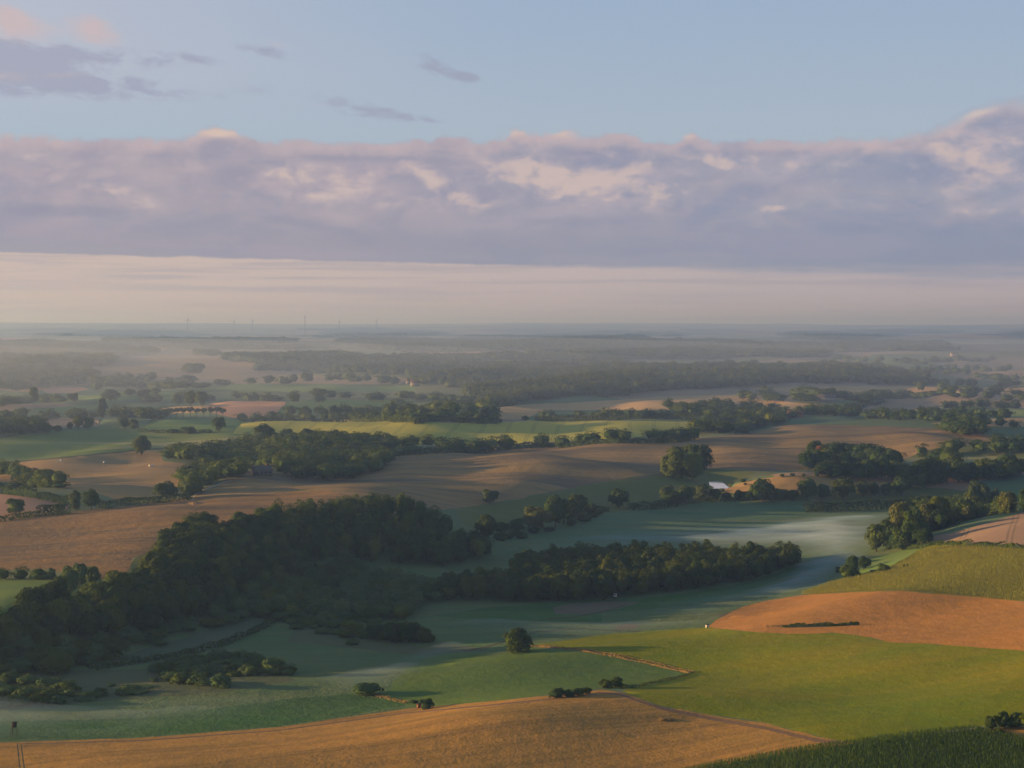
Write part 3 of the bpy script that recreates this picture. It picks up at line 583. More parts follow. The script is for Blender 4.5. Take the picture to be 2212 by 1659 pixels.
bark, _n, _bb = new_mat('bark'); _bb.inputs['Base Color'].default_value = (.07, .055, .04, 1)
_px, _py, _pp = pos(_n); _n.t.links.new(mix(_n, noise(_n, _pp, 3, 4), (.05, .04, .03), (.11, .09, .07)), _bb.inputs['Base Color'])

def core(shape, _):
    """the dense inside of a crown: a lumpy closed body of quads"""
    top = {'flat': (.72, .3, .10), 'bush': (.32, .30, .24), 'dome': (.40, .30, .32), 'spruce': (.42, .12, .32), 'alder': (.42, .24, .33)}.get(shape, (.5, .27, .30))
    cz, rx, rz = top; F_ = []; n = 3
    for ax in range(3):
        for sg in (-1, 1):
            for i in range(n):
                for j in range(n):
                    q = []
                    for di, dj in ((0, 0), (1, 0), (1, 1), (0, 1)):
                        p = np.zeros(3); p[ax] = sg; p[(ax+1) % 3] = -1+2*(i+di)/n; p[(ax+2) % 3] = -1+2*(j+dj)/n
                        p /= np.linalg.norm(p); k = 1+.12*math.sin(p[0]*7+p[1]*5+p[2]*3)
                        q.append((p[0]*rx*k, p[1]*rx*k, cz+p[2]*rz*k))
                    if sg < 0: q = q[::-1]
                    F_.append(q)
    return np.array(F_, np.float32), None
def crown_cards(shape, ncl, ncard, size, seed):
    """leaf cards of a crown in the unit space x,y in +-.5, z in 0..1 : returns V (n*4,3) quads"""
    g = np.random.default_rng(seed)
    cs = []; rs = []
    for i in range(ncl*3):
        if len(cs) >= ncl: break
        u = g.normal(size=3); u /= np.linalg.norm(u)
        if shape == 'round': c = np.array([0, 0, .50]); ext = np.array([.34, .34, .38]); rr = g.uniform(.13, .22)
        elif shape == 'dome': c = np.array([0, 0, .42]); ext = np.array([.34, .34, .42]); rr = g.uniform(.13, .2); 
        elif shape == 'tall': c = np.array([0, 0, .50]); ext = np.array([.33, .33, .42]); rr = g.uniform(.12, .2)
        elif shape == 'alder': c = np.array([0, 0, .50]); ext = np.array([.36, .36, .40]); rr = g.uniform(.10, .17)
        elif shape == 'spruce': c = np.array([0, 0, .5]); ext = np.array([.3, .3, .45]); rr = .12
        elif shape == 'bush': c = np.array([0, 0, .34]); ext = np.array([.36, .36, .38]); rr = g.uniform(.15, .24)
        elif shape == 'flat': c = np.array([0, 0, .72]); ext = np.array([.38, .38, .16]); rr = g.uniform(.10, .16)
        r_ = g.uniform(.55, 1.0)
        p = c+u*ext*r_
        if shape in ('dome', 'bush', 'alder') and p[2] < .1: p[2] = g.uniform(.08, .2)
        if shape in ('round', 'tall'):
            p[2] = max(p[2], .13); p[:2] *= .78+.22*min(1, p[2]/.4)
        if shape == 'alder':
            zz = np.clip((p[2]-.45)/.5, 0, 1); p[:2] *= (1-.45*zz)
        if shape == 'spruce':
            zz = np.clip((p[2]-.1)/.88, 0, 1); p[:2] *= (1-.92*zz)*1.4; rr = .12*(1-.8*zz)+.015
        cs.append(p); rs.append(rr)
    cs = np.array(cs); rs = np.array(rs)
    w = rs**2/np.sum(rs**2); idx = g.choice(len(cs), ncard, p=w)
    n = g.normal(size=(ncard, 3)); n /= np.linalg.norm(n, axis=1)[:, None]; n[:, 2] = np.where(n[:, 2] < -.3, -n[:, 2], n[:, 2])
    p = cs[idx]+n*rs[idx, None]*g.uniform(.82, 1.08, (ncard, 1))
    out = p-np.array([0, 0, .45]); out /= np.maximum(np.linalg.norm(out, axis=1), 1e-6)[:, None]
    nn = n*.75+out*.35+g.normal(size=(ncard, 3))*.32; nn /= np.linalg.norm(nn, axis=1)[:, None]
    t1 = np.cross(nn, g.normal(size=(ncard, 3))); t1 /= np.linalg.norm(t1, axis=1)[:, None]; t2 = np.cross(nn, t1)
    s = size*g.uniform(.65, 1.35, (ncard, 1))
    if shape == 'spruce': s = s*(1.1-.8*np.clip(p[:, 2:3], 0, 1))
    V = np.stack([p-t1*s, p-t2*s*.75, p+t1*s, p+t2*s*.75], 1)
    V[..., 2] = np.maximum(V[..., 2], 0.0)
    q_, cc_ = core(shape, max(rs.mean()*.0, 0))
    V = np.concatenate([V, q_[None].reshape(-1, 4, 3)])
    # fit to the unit box
    m = np.abs(V[..., :2]).max(); V[..., :2] *= .5/m; V[..., 2] *= 1/V[..., 2].max()
    return V.reshape(-1, 3).astype(np.float32)
PROTO = {}
def proto(shape, kind, k):
    key = (shape, kind, k)
    if key not in PROTO:
        big = {'round': (30, 3000, .04), 'dome': (38, 3600, .036), 'tall': (30, 3000, .038), 'alder': (32, 2600, .038), 'spruce': (50, 1500, .045), 'bush': (16, 1100, .06), 'flat': (14, 900, .05)}[shape]
        V = crown_cards(shape, *big, seed=100+k*7+len(shape))
        me_o = mesh_obj('crown', V, np.arange(len(V)).reshape(-1, 4), leaf(kind)); me = me_o.data; bpy.data.objects.remove(me_o)
        PROTO[key] = me
    return PROTO[key]
TR = {}
def trunk_mesh(k):
    if k in TR: return TR[k]
    g = np.random.default_rng(50+k); V = []; Fs = []
    def limb(p0, p1, r0, r1):
        p0 = np.array(p0, float); p1 = np.array(p1, float); d = p1-p0; d /= np.linalg.norm(d); a = np.cross(d, (0.3, .9, .1)); a /= np.linalg.norm(a); b = np.cross(d, a); s = len(V)
        for p, r in ((p0, r0), (p1, r1)):
            for i in range(6): V.append(p+(a*math.cos(i*math.pi/3)+b*math.sin(i*math.pi/3))*r)
        for i in range(6): Fs.append((s+i, s+(i+1) % 6, s+6+(i+1) % 6, s+6+i))
    limb((0, 0, -.02), (0, 0, .3), .042, .03); limb((0, 0, .3), (.02, .01, .62), .03, .014)
    for i in range(4):
        a = i*1.6+g.uniform(0, .6); limb((0, 0, g.uniform(.26, .42)), (math.cos(a)*.26, math.sin(a)*.26, g.uniform(.55, .7)), .018, .006)
    o = mesh_obj('trunk', V, Fs, bark); TR[k] = o.data; bpy.data.objects.remove(o); return TR[k]

ITEMS = []      # every plant: dict(x, y, w, h (metres), shape, kind, name, cat, label, group, single)
def add(px, py, wpx, hpx, shape='round', kind='mid', label=None, group=None, name=None, cat='tree', single=True):
    X, Y = at(px, py); d = float(np.hypot(X[0], Y[0]))
    ITEMS.append(dict(x=float(X[0]), y=float(Y[0]), w=wpx*d/F, h=hpx*d/F, shape=shape, kind=kind, label=label, group=group, name=name or {'tree': 'broadleaf_tree', 'bush': 'bush'}[cat], cat=cat, single=single, vis=hpx*wpx))
# --- single plants one can point at: column, row of the foot, width, height in photograph pixels
T = add
T(1117,1408,70,52,'dome','dark','round dense lone tree standing in the green meadow')
T(790,1501,64,28,'bush','scrub','low grey-green rounded bush in the misty meadow',cat='bush')
T(921,1531,34,24,'bush','dark','small dark bush beside the tiny hut on the stubble edge',cat='bush')
T(895,1519,18,9,'bush','dark','tiny low bush left of the small hut',cat='bush')
for x,y,w,h,l in ((1203,1507,38,22,'leftmost of the dark bushes on the stubble field corner'),(1228,1505,30,17,'small dark bush between two larger ones on the field corner'),(1250,1502,36,19,'wide dark bush second from the gap in the corner bushes'),(1268,1498,24,14,'low bush at the right end of the left corner clump'),
                  (1308,1487,30,22,'taller dark bush at the tip of the field corner'),(1331,1485,34,26,'round dark bush on the right side of the field corner'),(1348,1487,20,10,'tiny bush trailing off the field corner')):
    T(x,y,w,h,'bush','dark',l,cat='bush')
T(1440,1556,36,6,'bush','weed','flattened weedy clump on the stubble below the track',cat='bush')
for i,(x,y,w,h,l) in enumerate(((2142,1575,28,32,'leftmost shrub of the bottom right corner hedge'),(2168,1572,34,36,'second shrub of the corner hedge, slightly taller'),(2195,1572,36,36,'broad dark shrub near the right edge above the maize'),(2222,1574,40,38,'dark shrub cut by the right edge of the photo'),(2160,1588,24,16,'low bush in front of the corner hedge'),(2118,1576,16,8,'tiny bush at the end of the gravel track'),(2180,1592,30,9,'flat bush on the rim of the dark maize'))):
    T(x,y,w,h,'bush','mid' if i%2 else 'dark',l,cat='bush')
T(1833,1251,42,32,'bush','mid','rounded bush on the slope edge beside the mist',cat='bush')
T(1842,1234,34,36,'round','mid','small tree at the top of the clump beside the mist')
T(1866,1231,28,30,'round','dark','small dark tree right of the clump beside the mist')
T(1813,1236,18,13,'bush','dark','small bush fading into the mist',cat='bush')
T(1908,1236,32,20,'bush','mid','spreading bush on the maize slope',cat='bush')
T(1886,1239,20,9,'bush','pale','low bush left of the spreading bush',cat='bush')
T(1953,1227,5,9,'tall','dark','slim dark sapling standing in the maize')
T(1960,1226,5,8,'tall','dark','shorter dark sapling right of its twin in the maize')
T(1057,1087,38,31,'round','pale','pale round tree alone at the foot of the tan field')
T(306,983,44,43,'round','dark','lone round oak on the edge of the bale field')
T(358,1080,52,42,'round','dark','broad tree rising from the clipped hedge')
T(34,1112,44,36,'round','mid','tree with bare lower trunk at the left edge hedge')
T(164,1104,30,46,'tall','pale','lit tall tree at the junction of the left hedges')
T(197,1101,42,46,'round','mid','wide tree at the junction of the left hedges')
T(73,1048,26,22,'round','mid','small tree on the upper left hedge')
for x,y,w,h,k,l in ((1455,1030,58,58,'mid','left tree of the big dome-shaped group'),(1492,1037,62,60,'mid','front tree of the big dome-shaped group'),(1510,1018,56,60,'dark','right tree of the big dome-shaped group'),(1478,1012,76,54,'dark','back tree crowning the big dome-shaped group')):
    T(x,y,w,h,'dome',k,l,'great domed tree group in the pasture')
T(1336,1097,46,44,'round','dark','round tree at the left end of the hedge by the pasture')
for x,y,w,h,k,l in ((1440,1086,34,40,'pale','pale tree behind the hedge left of the pond'),(1452,1092,50,34,'dark','dark wide tree below the pale one by the sliver of water'),(1482,1086,42,40,'mid','tree midway between the two ponds hedge'),(1515,1080,36,36,'pale','pale tree just below the bright pond'),(1544,1080,30,26,'dark','small dark tree below the pond tip'),(1570,1079,26,17,'dark','lowest rounded tree in the gap right of the pond'),
                    (1597,1080,28,22,'dark','small round tree right of the pond gap'),(1648,1083,58,50,'mid','large tree in front of the ochre hillock'),(1622,1081,30,24,'dark','dark tree left of the hillock tree'),(1684,1080,36,26,'dark','low dark tree right of the hillock tree'),(1712,1079,30,22,'dark','low tree in the row below the hillock'),
                    (1745,1081,46,50,'mid','tall tree right of the ochre hillock'),(1780,1078,34,34,'mid','mid-sized tree between two larger ones above the clipped hedge'),(1822,1077,52,46,'dark','big dark tree above the long clipped hedge'),(1864,1073,38,36,'dark','dark tree third from the right above the clipped hedge'),(1889,1071,24,30,'mid','narrow tree above the clipped hedge'),(1913,1071,28,30,'pale','paler tree above the clipped hedge'),(1946,1070,48,42,'mid','broad rightmost tree above the clipped hedge'),(1985,1058,42,36,'mid','rounded tree on the pasture behind the clipped hedge')):
    T(x,y,w,h,'round',k,l)
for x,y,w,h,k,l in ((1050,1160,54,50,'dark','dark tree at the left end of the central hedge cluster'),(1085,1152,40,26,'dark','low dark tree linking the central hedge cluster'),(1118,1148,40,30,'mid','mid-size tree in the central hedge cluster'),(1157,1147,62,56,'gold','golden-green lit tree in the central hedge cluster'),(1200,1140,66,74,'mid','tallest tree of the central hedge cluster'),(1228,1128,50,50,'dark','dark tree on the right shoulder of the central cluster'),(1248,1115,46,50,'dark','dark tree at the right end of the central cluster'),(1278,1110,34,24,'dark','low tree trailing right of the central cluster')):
    T(x,y,w,h,'round',k,l)
# right wood of tall trees by the grain field
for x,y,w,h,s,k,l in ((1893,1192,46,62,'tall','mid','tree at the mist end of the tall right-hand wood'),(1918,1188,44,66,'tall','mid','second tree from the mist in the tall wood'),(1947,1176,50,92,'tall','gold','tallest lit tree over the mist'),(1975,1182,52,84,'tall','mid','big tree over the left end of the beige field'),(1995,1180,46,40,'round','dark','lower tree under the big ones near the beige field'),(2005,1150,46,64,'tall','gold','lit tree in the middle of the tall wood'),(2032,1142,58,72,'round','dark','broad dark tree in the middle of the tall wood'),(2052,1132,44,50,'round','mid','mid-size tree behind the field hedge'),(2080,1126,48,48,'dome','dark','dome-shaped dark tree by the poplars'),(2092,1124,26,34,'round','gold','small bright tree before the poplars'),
                      (2104,1116,46,70,'alder','pale','pale ragged poplar, tallest at the field corner'),(2124,1112,36,62,'alder','pale','second pale ragged poplar'),(2150,1110,22,56,'alder','pale','thin pale poplar with a gap beside it'),(2112,1082,50,44,'round','dark','dark tree behind the pale poplars'),(2176,1108,38,46,'dome','gold','copper-green round tree left of the hedge gap'),(2140,1110,34,34,'round','dark','dark tree under the thin poplar'),(2212,1106,36,52,'tall','dark','dark tree at the right edge by the beige field'),(1962,1120,44,40,'round','dark','dark tree behind the lit tree over the mist'),(1990,1112,50,42,'round','dark','dark tree at the end of the clipped hedge')):
    T(x,y,w,h,s,k,l)
# middle right woods
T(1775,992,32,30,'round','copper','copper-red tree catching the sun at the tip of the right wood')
for i,(x,y,w,h) in enumerate(((1745,1016,44,44),(1765,1012,50,42),(1762,985,44,34),(1800,990,60,36),(1835,992,60,36),(1868,995,60,38),(1900,1002,46,38),(1930,1006,44,36),(1795,1028,50,36),(1825,1030,44,36),(1850,1032,40,34),(1875,1035,44,44),(1905,1036,44,46),(1928,1036,40,34),(1775,1028,36,26),
                          (1955,1044,50,44),(1990,1046,60,56),(2020,1046,60,56),(2042,1040,30,44),(2070,1044,50,52),(2092,1044,44,46),(2127,1024,44,36),(2150,1030,40,36),(2177,1024,62,44),(2205,1026,44,36))):
    T(x,y,w,h,'round',('dark','mid','dark','mid')[i%4],'rounded tree in the dark woodland right of the ochre hillock','trees of the woodland right of the hillock')
# mid-left trees in the haze
for x,y,w,h,s,k,l in ((190,928,26,28,'round','mid','right one of two hazy trees at the far edge of the left green field'),(169,926,24,28,'round','mid','left one of two hazy trees at the far edge of the left green field'),(268,927,28,28,'round','mid','left tree of the pair before the small green slope'),(290,929,24,25,'round','pale','right tree of the pair before the small green slope'),(473,932,30,32,'round','mid','single round tree between the green and yellow fields'),(407,936,34,15,'bush','dark','flat wide bush on the hedge of the green slope'),(374,936,20,11,'bush','dark','small bush on the hedge of the green slope'),
                      (102,936,28,22,'round','dark','small hazy tree right of the left-edge copse'),(125,934,20,16,'round','mid','smallest hazy tree beside the left-edge copse'),(151,928,14,17,'alder','dark','little pointed tree beside the two hazy trees'),(73,874,20,38,'tall','mid','tall narrow tree far to the left'),(159,868,26,20,'round','dark','round hazy tree below the small orange field'),(239,867,46,26,'round','mid','wide hazy tree pair left of centre'),(280,856,26,17,'round','mid','hazy round tree on the green strip'),(310,860,34,19,'round','mid','hazy wide tree right of the round one'),(336,852,20,14,'round','mid','small hazy tree on the skyline of the strip'),(383,876,26,28,'round','dark','hazy tree left of the bright orange field'),(411,877,30,34,'round','mid','tall hazy tree left of the bright orange field'),(436,878,30,34,'round','mid','lumpy hazy tree touching the orange field'),(407,833,42,23,'dome','mid','big dome tree on the tan strip'),(419,806,50,22,'dome','mid','flat-domed copse on the tan hill field'),(664,824,28,20,'dome','mid','round tree on the ochre strip before the far wood'),
                      (437,1003,16,52,'spruce','dark','pointed spruce poking out of the copse'),(222,905,20,46,'tall','dark','tall dark poplar in the hazy group'),(1068,908,14,14,'round','mid','small round tree in the gap of the hedge beyond the yellow field'),(1135,909,18,12,'round','mid','low round tree right of the hedge gap'),(665,960,34,36,'round','dark','round tree rising behind the copse'),(620,955,30,30,'round','mid','lit tree rising behind the copse'),(570,958,56,44,'round','dark','big tree rising behind the copse on the left'),
                      (743,958,20,22,'round','dark','small tree behind the right end of the copse')):
    T(x,y,w,h,s,k,l,name='spruce_tree' if s=='spruce' else None,cat='bush' if s=='bush' else 'tree')
for i,x in enumerate((368,382,396,411,425,440,454,468,481)):
    T(x,902+(i%3)*.4,17+(i*7)%5,21+(i*5)%4,'flat','dark','flat-topped tree in the row before the bright orange field','row of flat-topped trees')
# willows behind the ridge, lower left
for x,y,w,h,l in ((148,1282,44,60,'left pale willow beside the orange strip'),(172,1272,38,56,'middle pale willow beside the orange strip'),(198,1268,40,46,'right darker willow beside the ridge wood'),(112,1252,22,26,'pale bushy willow in the row behind the olive pasture'),(86,1252,22,24,'second pale willow in the row behind the olive pasture')):
    T(x,y,w,h,'tall','willow',l)
# scrub in the valley
SCRUB = [(390,1477,48,27),(475,1484,52,30),(588,1458,52,40),(626,1456,34,18),(537,1460,44,26),(530,1430,36,22),(500,1428,44,20),(464,1430,44,22),(430,1440,44,22),(360,1452,52,24),(400,1455,50,24),(440,1462,52,28),(505,1456,40,24),(420,1478,40,24),(340,1446,40,16),
 (216,1502,28,18),(282,1494,44,16),(260,1500,30,14),(190,1509,26,15),(333,1473,20,11),(240,1483,20,9),(20,1478,60,28),(60,1484,60,28),(100,1490,54,28),(140,1502,50,30),(10,1510,60,34),(50,1516,60,34),(95,1520,54,30),(130,1522,40,22),(165,1500,30,18),(-20,1525,60,36),
 (262,1380,50,22),(300,1388,50,20),(330,1378,46,20),(370,1366,50,22),(410,1362,50,22),(450,1354,50,22),(490,1346,50,22),(520,1336,44,22),(560,1332,44,22),(600,1322,40,20),(345,1394,36,12),(240,1395,40,20),(210,1408,44,22),(170,1420,46,24),(120,1430,50,26),(70,1440,50,28),(20,1446,50,28),(230,1425,44,24),(190,1436,40,22),
 (610,1338,50,18),(650,1340,54,20),(690,1345,50,18),(720,1356,50,20),(760,1360,50,20),(700,1368,40,14),(762,1392,34,14),(745,1376,44,18),(790,1376,44,22),(640,1358,40,12),(930,1386,22,16),(660,1326,50,20),(710,1330,50,20)]
for i,(x,y,w,h) in enumerate(SCRUB):
    T(x,y,w,h,'bush','scrub' if i%3 else 'mid','low rounded willow scrub on the shaded valley meadow','willow scrub of the valley meadow',cat='bush')
for x,y,w,h,l in ((816,1379,54,30,'low dark tree at the left of the meadow-edge group'),(852,1386,54,44,'dark tree, second of the meadow-edge group'),(882,1387,50,46,'tallest dark tree of the meadow-edge group'),(915,1388,40,34,'rightmost dark tree of the meadow-edge group')):
    T(x,y,w,h,'dome','dark',l)
for x,y,w,h in ((1560,1062,12,6),(1604,1042,14,9),(1640,1038,10,6),(1690,1030,10,7),(1712,1029,12,8),(1736,1028,9,6),(1765,1028,12,7),(1610,1048,8,6),(1790,1030,12,8)):
    T(x,y,w,h,'bush','mid','tiny bush dotted on the sunlit ochre hillock','bushes on the ochre hillock',cat='bush')

# --- woods: polygon, spacing m, height m, shapes, kind, label
def fill(poly, sp, h, wf, shapes, kinds, label, group, jh=.18, seed=1, cat='tree', name=None):
    g = np.random.default_rng(seed)
    p = np.array(poly, float); X, Y = at(p[:, 0], p[:, 1]); P2 = np.c_[X, Y]
    x0, y0 = P2.min(0); x1, y1 = P2.max(0)
    if callable(sp): spv = sp
    else: spv = lambda d: sp
    y = y0; out = 0
    while y < y1:
        s = spv(y); x = x0+g.uniform(0, s)
        xs = np.arange(x, x1, s)
        xs = xs+g.uniform(-.33, .33, len(xs))*s; ys = y+g.uniform(-.33, .33, len(xs))*s
        ok = inside(P2, xs, ys)
        for a, b in zip(xs[ok], ys[ok]):
            d = math.hypot(a, b); hh = h*g.uniform(1-jh, 1+jh)*(1.15 if g.random() < .05 else 1); ww = s*wf*g.uniform(.85, 1.25)
            ITEMS.append(dict(x=a, y=b, w=ww, h=hh, shape=shapes[g.integers(len(shapes))], kind=kinds[g.integers(len(kinds))], label=label, group=group, name=name or 'broadleaf_tree', cat=cat, single=False, vis=ww*hh*(F/d)**2)); out += 1
        y += s*.9
    return out
def row(pts, sp, h, wf, shapes, kinds, label, group, seed=1, jh=.25, gap=0.0):
    g = np.random.default_rng(seed); p = np.array(pts, float); X, Y = at(p[:, 0], p[:, 1])
    for i in range(len(X)-1):
        L_ = math.hypot(X[i+1]-X[i], Y[i+1]-Y[i]); n = max(1, int(L_/sp))
        for k in range(n):
            if g.random() < gap: continue
            f = (k+g.uniform(.1, .9))/n; a = X[i]+(X[i+1]-X[i])*f+g.normal()*sp*.15; b = Y[i]+(Y[i+1]-Y[i])*f+g.normal()*sp*.15
            d = math.hypot(a, b); hh = h*g.uniform(1-jh, 1+jh)
            ITEMS.append(dict(x=a, y=b, w=sp*wf*g.uniform(.8, 1.3), h=hh, shape=shapes[g.integers(len(shapes))], kind=kinds[g.integers(len(kinds))], label=label, group=group, name='broadleaf_tree', cat='tree', single=False, vis=sp*wf*hh*(F/d)**2))
RIDGE = [(-120,1350),(0,1338),(100,1328),(215,1312),(280,1290),(330,1242),(375,1180),(420,1158),(530,1150),(650,1124),(780,1110),(870,1112),(945,1142),(1000,1182),(1052,1200),(1060,1212),(950,1228),(860,1220),(760,1222),(640,1240),(570,1262),(500,1290),(440,1330),(330,1368),(250,1385),(120,1415),(-120,1440)]
fill(RIDGE, 8.8, 13.5, 1.3, ['round', 'tall', 'dome', 'round'], ['dark', 'dark', 'mid'], 'tall dark broadleaf tree in the wood covering the ridge', 'trees of the ridge wood', seed=5, jh=.12)
fill([(-120,1380),(60,1390),(250,1385),(270,1400),(240,1430),(130,1455),(-120,1470)], 10, 8, 1.2, ['dome', 'round'], ['mid', 'dark', 'scrub'], 'smaller tree at the foot of the ridge wood, lower left', 'trees at the lower left foot of the ridge', seed=6)
EAST = [(1112,1242),(1180,1222),(1300,1216),(1500,1216),(1650,1219),(1728,1212),(1732,1222),(1690,1240),(1640,1252),(1560,1268),(1450,1282),(1300,1298),(1200,1304),(1060,1302),(950,1298),(985,1285),(1010,1275),(1110,1268)]
fill(EAST, 8.2, 12.5, 1.25, ['alder', 'alder', 'tall'], ['alder', 'alder', 'dark'], 'pointed alder in the long wood across the valley floor', 'alders of the valley wood', seed=8)
MIDW = [(640,1236),(700,1222),(760,1228),(860,1255),(990,1278),(970,1298),(900,1308),(870,1338),(780,1348),(660,1335),(560,1330),(470,1345),(440,1338),(500,1300),(570,1268)]
fill(MIDW, 8.5, 8, 1.35, ['dome', 'round', 'bush'], ['scrub', 'willow', 'scrub', 'mid'], 'grey-green tree in the scrubby wood between ridge and alders', 'trees of the scrubby wood', seed=9, jh=.3)
for x,y,w,h in ((640,1262,60,76),(745,1248,44,62),(720,1262,50,50),(600,1270,46,50)):
    T(x,y,w,h,'tall','pale','taller pale-green tree standing out of the scrubby wood','taller pale trees of the scrubby wood')
fill([(1905,1192),(1960,1188),(1985,1165),(2000,1152),(2060,1138),(2100,1122),(2185,1108),(2150,1098),(2080,1100),(1990,1110),(1940,1140),(1915,1165)], 9, 12, 1.4, ['round', 'tall', 'dome'], ['dark', 'mid', 'mid'], 'tree filling the tall wood between the mist and the beige grain', 'trees of the tall right-hand wood', seed=64)
fill([(1002,1165),(1050,1158),(1100,1156),(1150,1150),(1200,1142),(1240,1130),(1300,1108),(1312,1112),(1240,1136),(1150,1156),(1040,1164)], 9, 5, 1.2, ['dome', 'bush'], ['dark'], 'low dark hedge tree in the central cluster', 'low trees of the central cluster', seed=10)
COPSE = [(352,994),(400,984),(500,968),(640,956),(780,962),(846,975),(845,1010),(800,1024),(700,1042),(620,1032),(590,1014),(540,1012),(470,1006),(410,1004)]
fill(COPSE, 15, 13, 1.25, ['round', 'dome', 'tall'], ['dark', 'mid', 'mid'], 'rounded tree in the long copse on the tan field', 'trees of the long copse', seed=11)
fill([(385,1045),(400,1025),(520,1018),(520,1034),(470,1044),(430,1058),(408,1074),(390,1070)], 13, 11, 1.3, ['round', 'dome'], ['mid', 'dark'], 'rounded tree in the copse wing above the pale lane', 'trees of the copse wing', seed=12)
row([(845,984),(950,977),(1060,972),(1200,963),(1340,954),(1420,953),(1500,948)], 17, 13, 1.35, ['round', 'dome'], ['dark', 'mid'], 'hedgerow tree along the far edge of the tan field', 'hedgerow trees above the tan field', seed=13, gap=.16)
row([(760,960),(850,968),(950,972)], 15, 12, 1.4, ['round', 'dome'], ['dark', 'mid'], 'hedgerow tree along the far edge of the tan field', 'hedgerow trees above the tan field', seed=14)
fill([(1485,943),(1560,935),(1640,928),(1700,915),(1700,898),(1640,888),(1540,882),(1440,884),(1450,890),(1540,905),(1510,925)], 19, 14, 1.25, ['round', 'dome', 'tall'], ['dark', 'mid'], 'tree among the farmhouses beyond the tan field', 'trees around the farmhouses', seed=15)
row([(1155,907),(1250,905),(1400,905),(1500,903)], 15, 13, 1.5, ['round', 'dome'], ['dark'], 'hedgerow tree on the far side of the yellow-green grain', 'hedgerow trees behind the yellow-green grain', seed=16)
row([(520,908),(600,908),(760,906),(900,912),(1080,911)], 14, 11, 1.5, ['round', 'dome'], ['dark', 'mid'], 'hedgerow tree on the far side of the yellow-green grain', 'hedgerow trees behind the yellow-green grain', seed=17)
LAB_H = ('hazy tree in the hedges of the middle distance', 'hazy hedge trees of the middle distance')
def hrow(pts, sp=22, h=11, gap=.1, seed=1): row(pts, sp*.85, h*1.2, 1.5, ['round', 'dome', 'tall'], ['dark', 'mid'], *LAB_H, seed=seed, gap=gap)
for i, (pts, gp) in enumerate([([(620,900),(720,896),(860,892),(980,900),(1080,905)],.1), ([(630,872),(740,868),(880,862),(1010,872)],.35), ([(790,895),(900,905),(1000,908)],.2), ([(840,878),(930,884),(1060,888)],.25), ([(520,868),(620,862),(760,862)],.3),
    ([(460,832),(560,832),(640,828)],.2), ([(700,822),(800,826),(900,830)],.3), ([(500,862),(560,860),(640,862)],.2), ([(0,880),(60,872),(140,868)],.35), ([(230,905),(260,903),(300,900)],0), ([(235,898),(300,896),(330,905)],0), ([(305,908),(340,905),(365,902)],0), ([(150,908),(190,905),(225,903)],0),
    ([(0,916),(50,914),(92,912)],.05), ([(0,906),(50,902),(90,905)],.1), ([(90,908),(150,902),(200,900)],.3), ([(60,842),(130,834),(240,828),(330,820)],.3), ([(0,846),(60,842),(110,836)],.3), ([(120,820),(240,824),(340,826),(420,832)],.35), ([(200,845),(300,838),(380,842),(470,840)],.35), ([(300,868),(380,862),(460,866)],.3),
    ([(1600,862),(1680,868),(1760,872),(1860,868),(1950,862)],.05), ([(1640,852),(1720,856),(1800,864)],.15), ([(1740,895),(1850,902),(1960,900),(2060,908)],.05), ([(1700,905),(1760,898),(1860,888)],.1), ([(1870,905),(1990,912),(2100,918),(2212,925)],.05), ([(1860,870),(1950,858),(2060,860),(2150,865),(2220,868)],.1),
    ([(2030,885),(2120,882),(2220,880)],.15), ([(1980,845),(2080,850),(2200,855)],.3), ([(1900,830),(2020,832),(2212,835)],.15), ([(2040,935),(2120,942),(2212,945)],.1), ([(2000,900),(2080,898),(2212,905)],.3), ([(1860,800),(1960,806),(2080,812),(2220,822)],.15), ([(2000,795),(2100,800),(2212,800)],.3),
    ([(1700,800),(1800,806),(1900,812)],0), ([(1980,985),(2060,982),(2160,978),(2220,985)],.1), ([(1960,995),(2010,988),(2040,990)],0), ([(2060,975),(2140,968),(2220,962)],.25), ([(1990,1010),(2060,1008),(2120,1010)],.0), ([(1500,797),(1620,795),(1700,790)],.5), ([(1950,785),(2060,782),(2150,778)],.3), ([(1800,775),(1900,782),(1980,790)],.3),
    ([(0,1028),(60,1048),(130,1054)],.0)]):
    hrow(pts, seed=30+i, gap=gp, sp=16 if pts[0][1] > 880 else 24, h=11 if pts[0][1] > 860 else 14)
fill([(-60,950),(0,948),(88,940),(90,925),(40,920),(-60,925)], 16, 13, 1.25, ['round', 'dome'], ['dark'], 'hazy dark tree in the left-edge copse', 'trees of the left-edge copse', seed=20)
fill([(2042,940),(2090,945),(2130,942),(2120,925),(2060,920),(2040,928)], 17, 14, 1.25, ['round', 'dome'], ['dark', 'mid'], 'tree in the clump right of the tan field', 'trees of the clump right of the tan field', seed=22)
# hedgerow bushes in the far left row
row([(0,1052),(60,1050),(133,1056)], 8, 4.5, 1.6, ['bush'], ['dark'], *LAB_H, seed=80)
row([(0,1252),(60,1252),(120,1252)], 7, 6, 1.5, ['dome', 'bush'], ['mid', 'dark'], 'bushy tree in the row behind the olive pasture', 'row of bushy trees behind the olive pasture', seed=81)

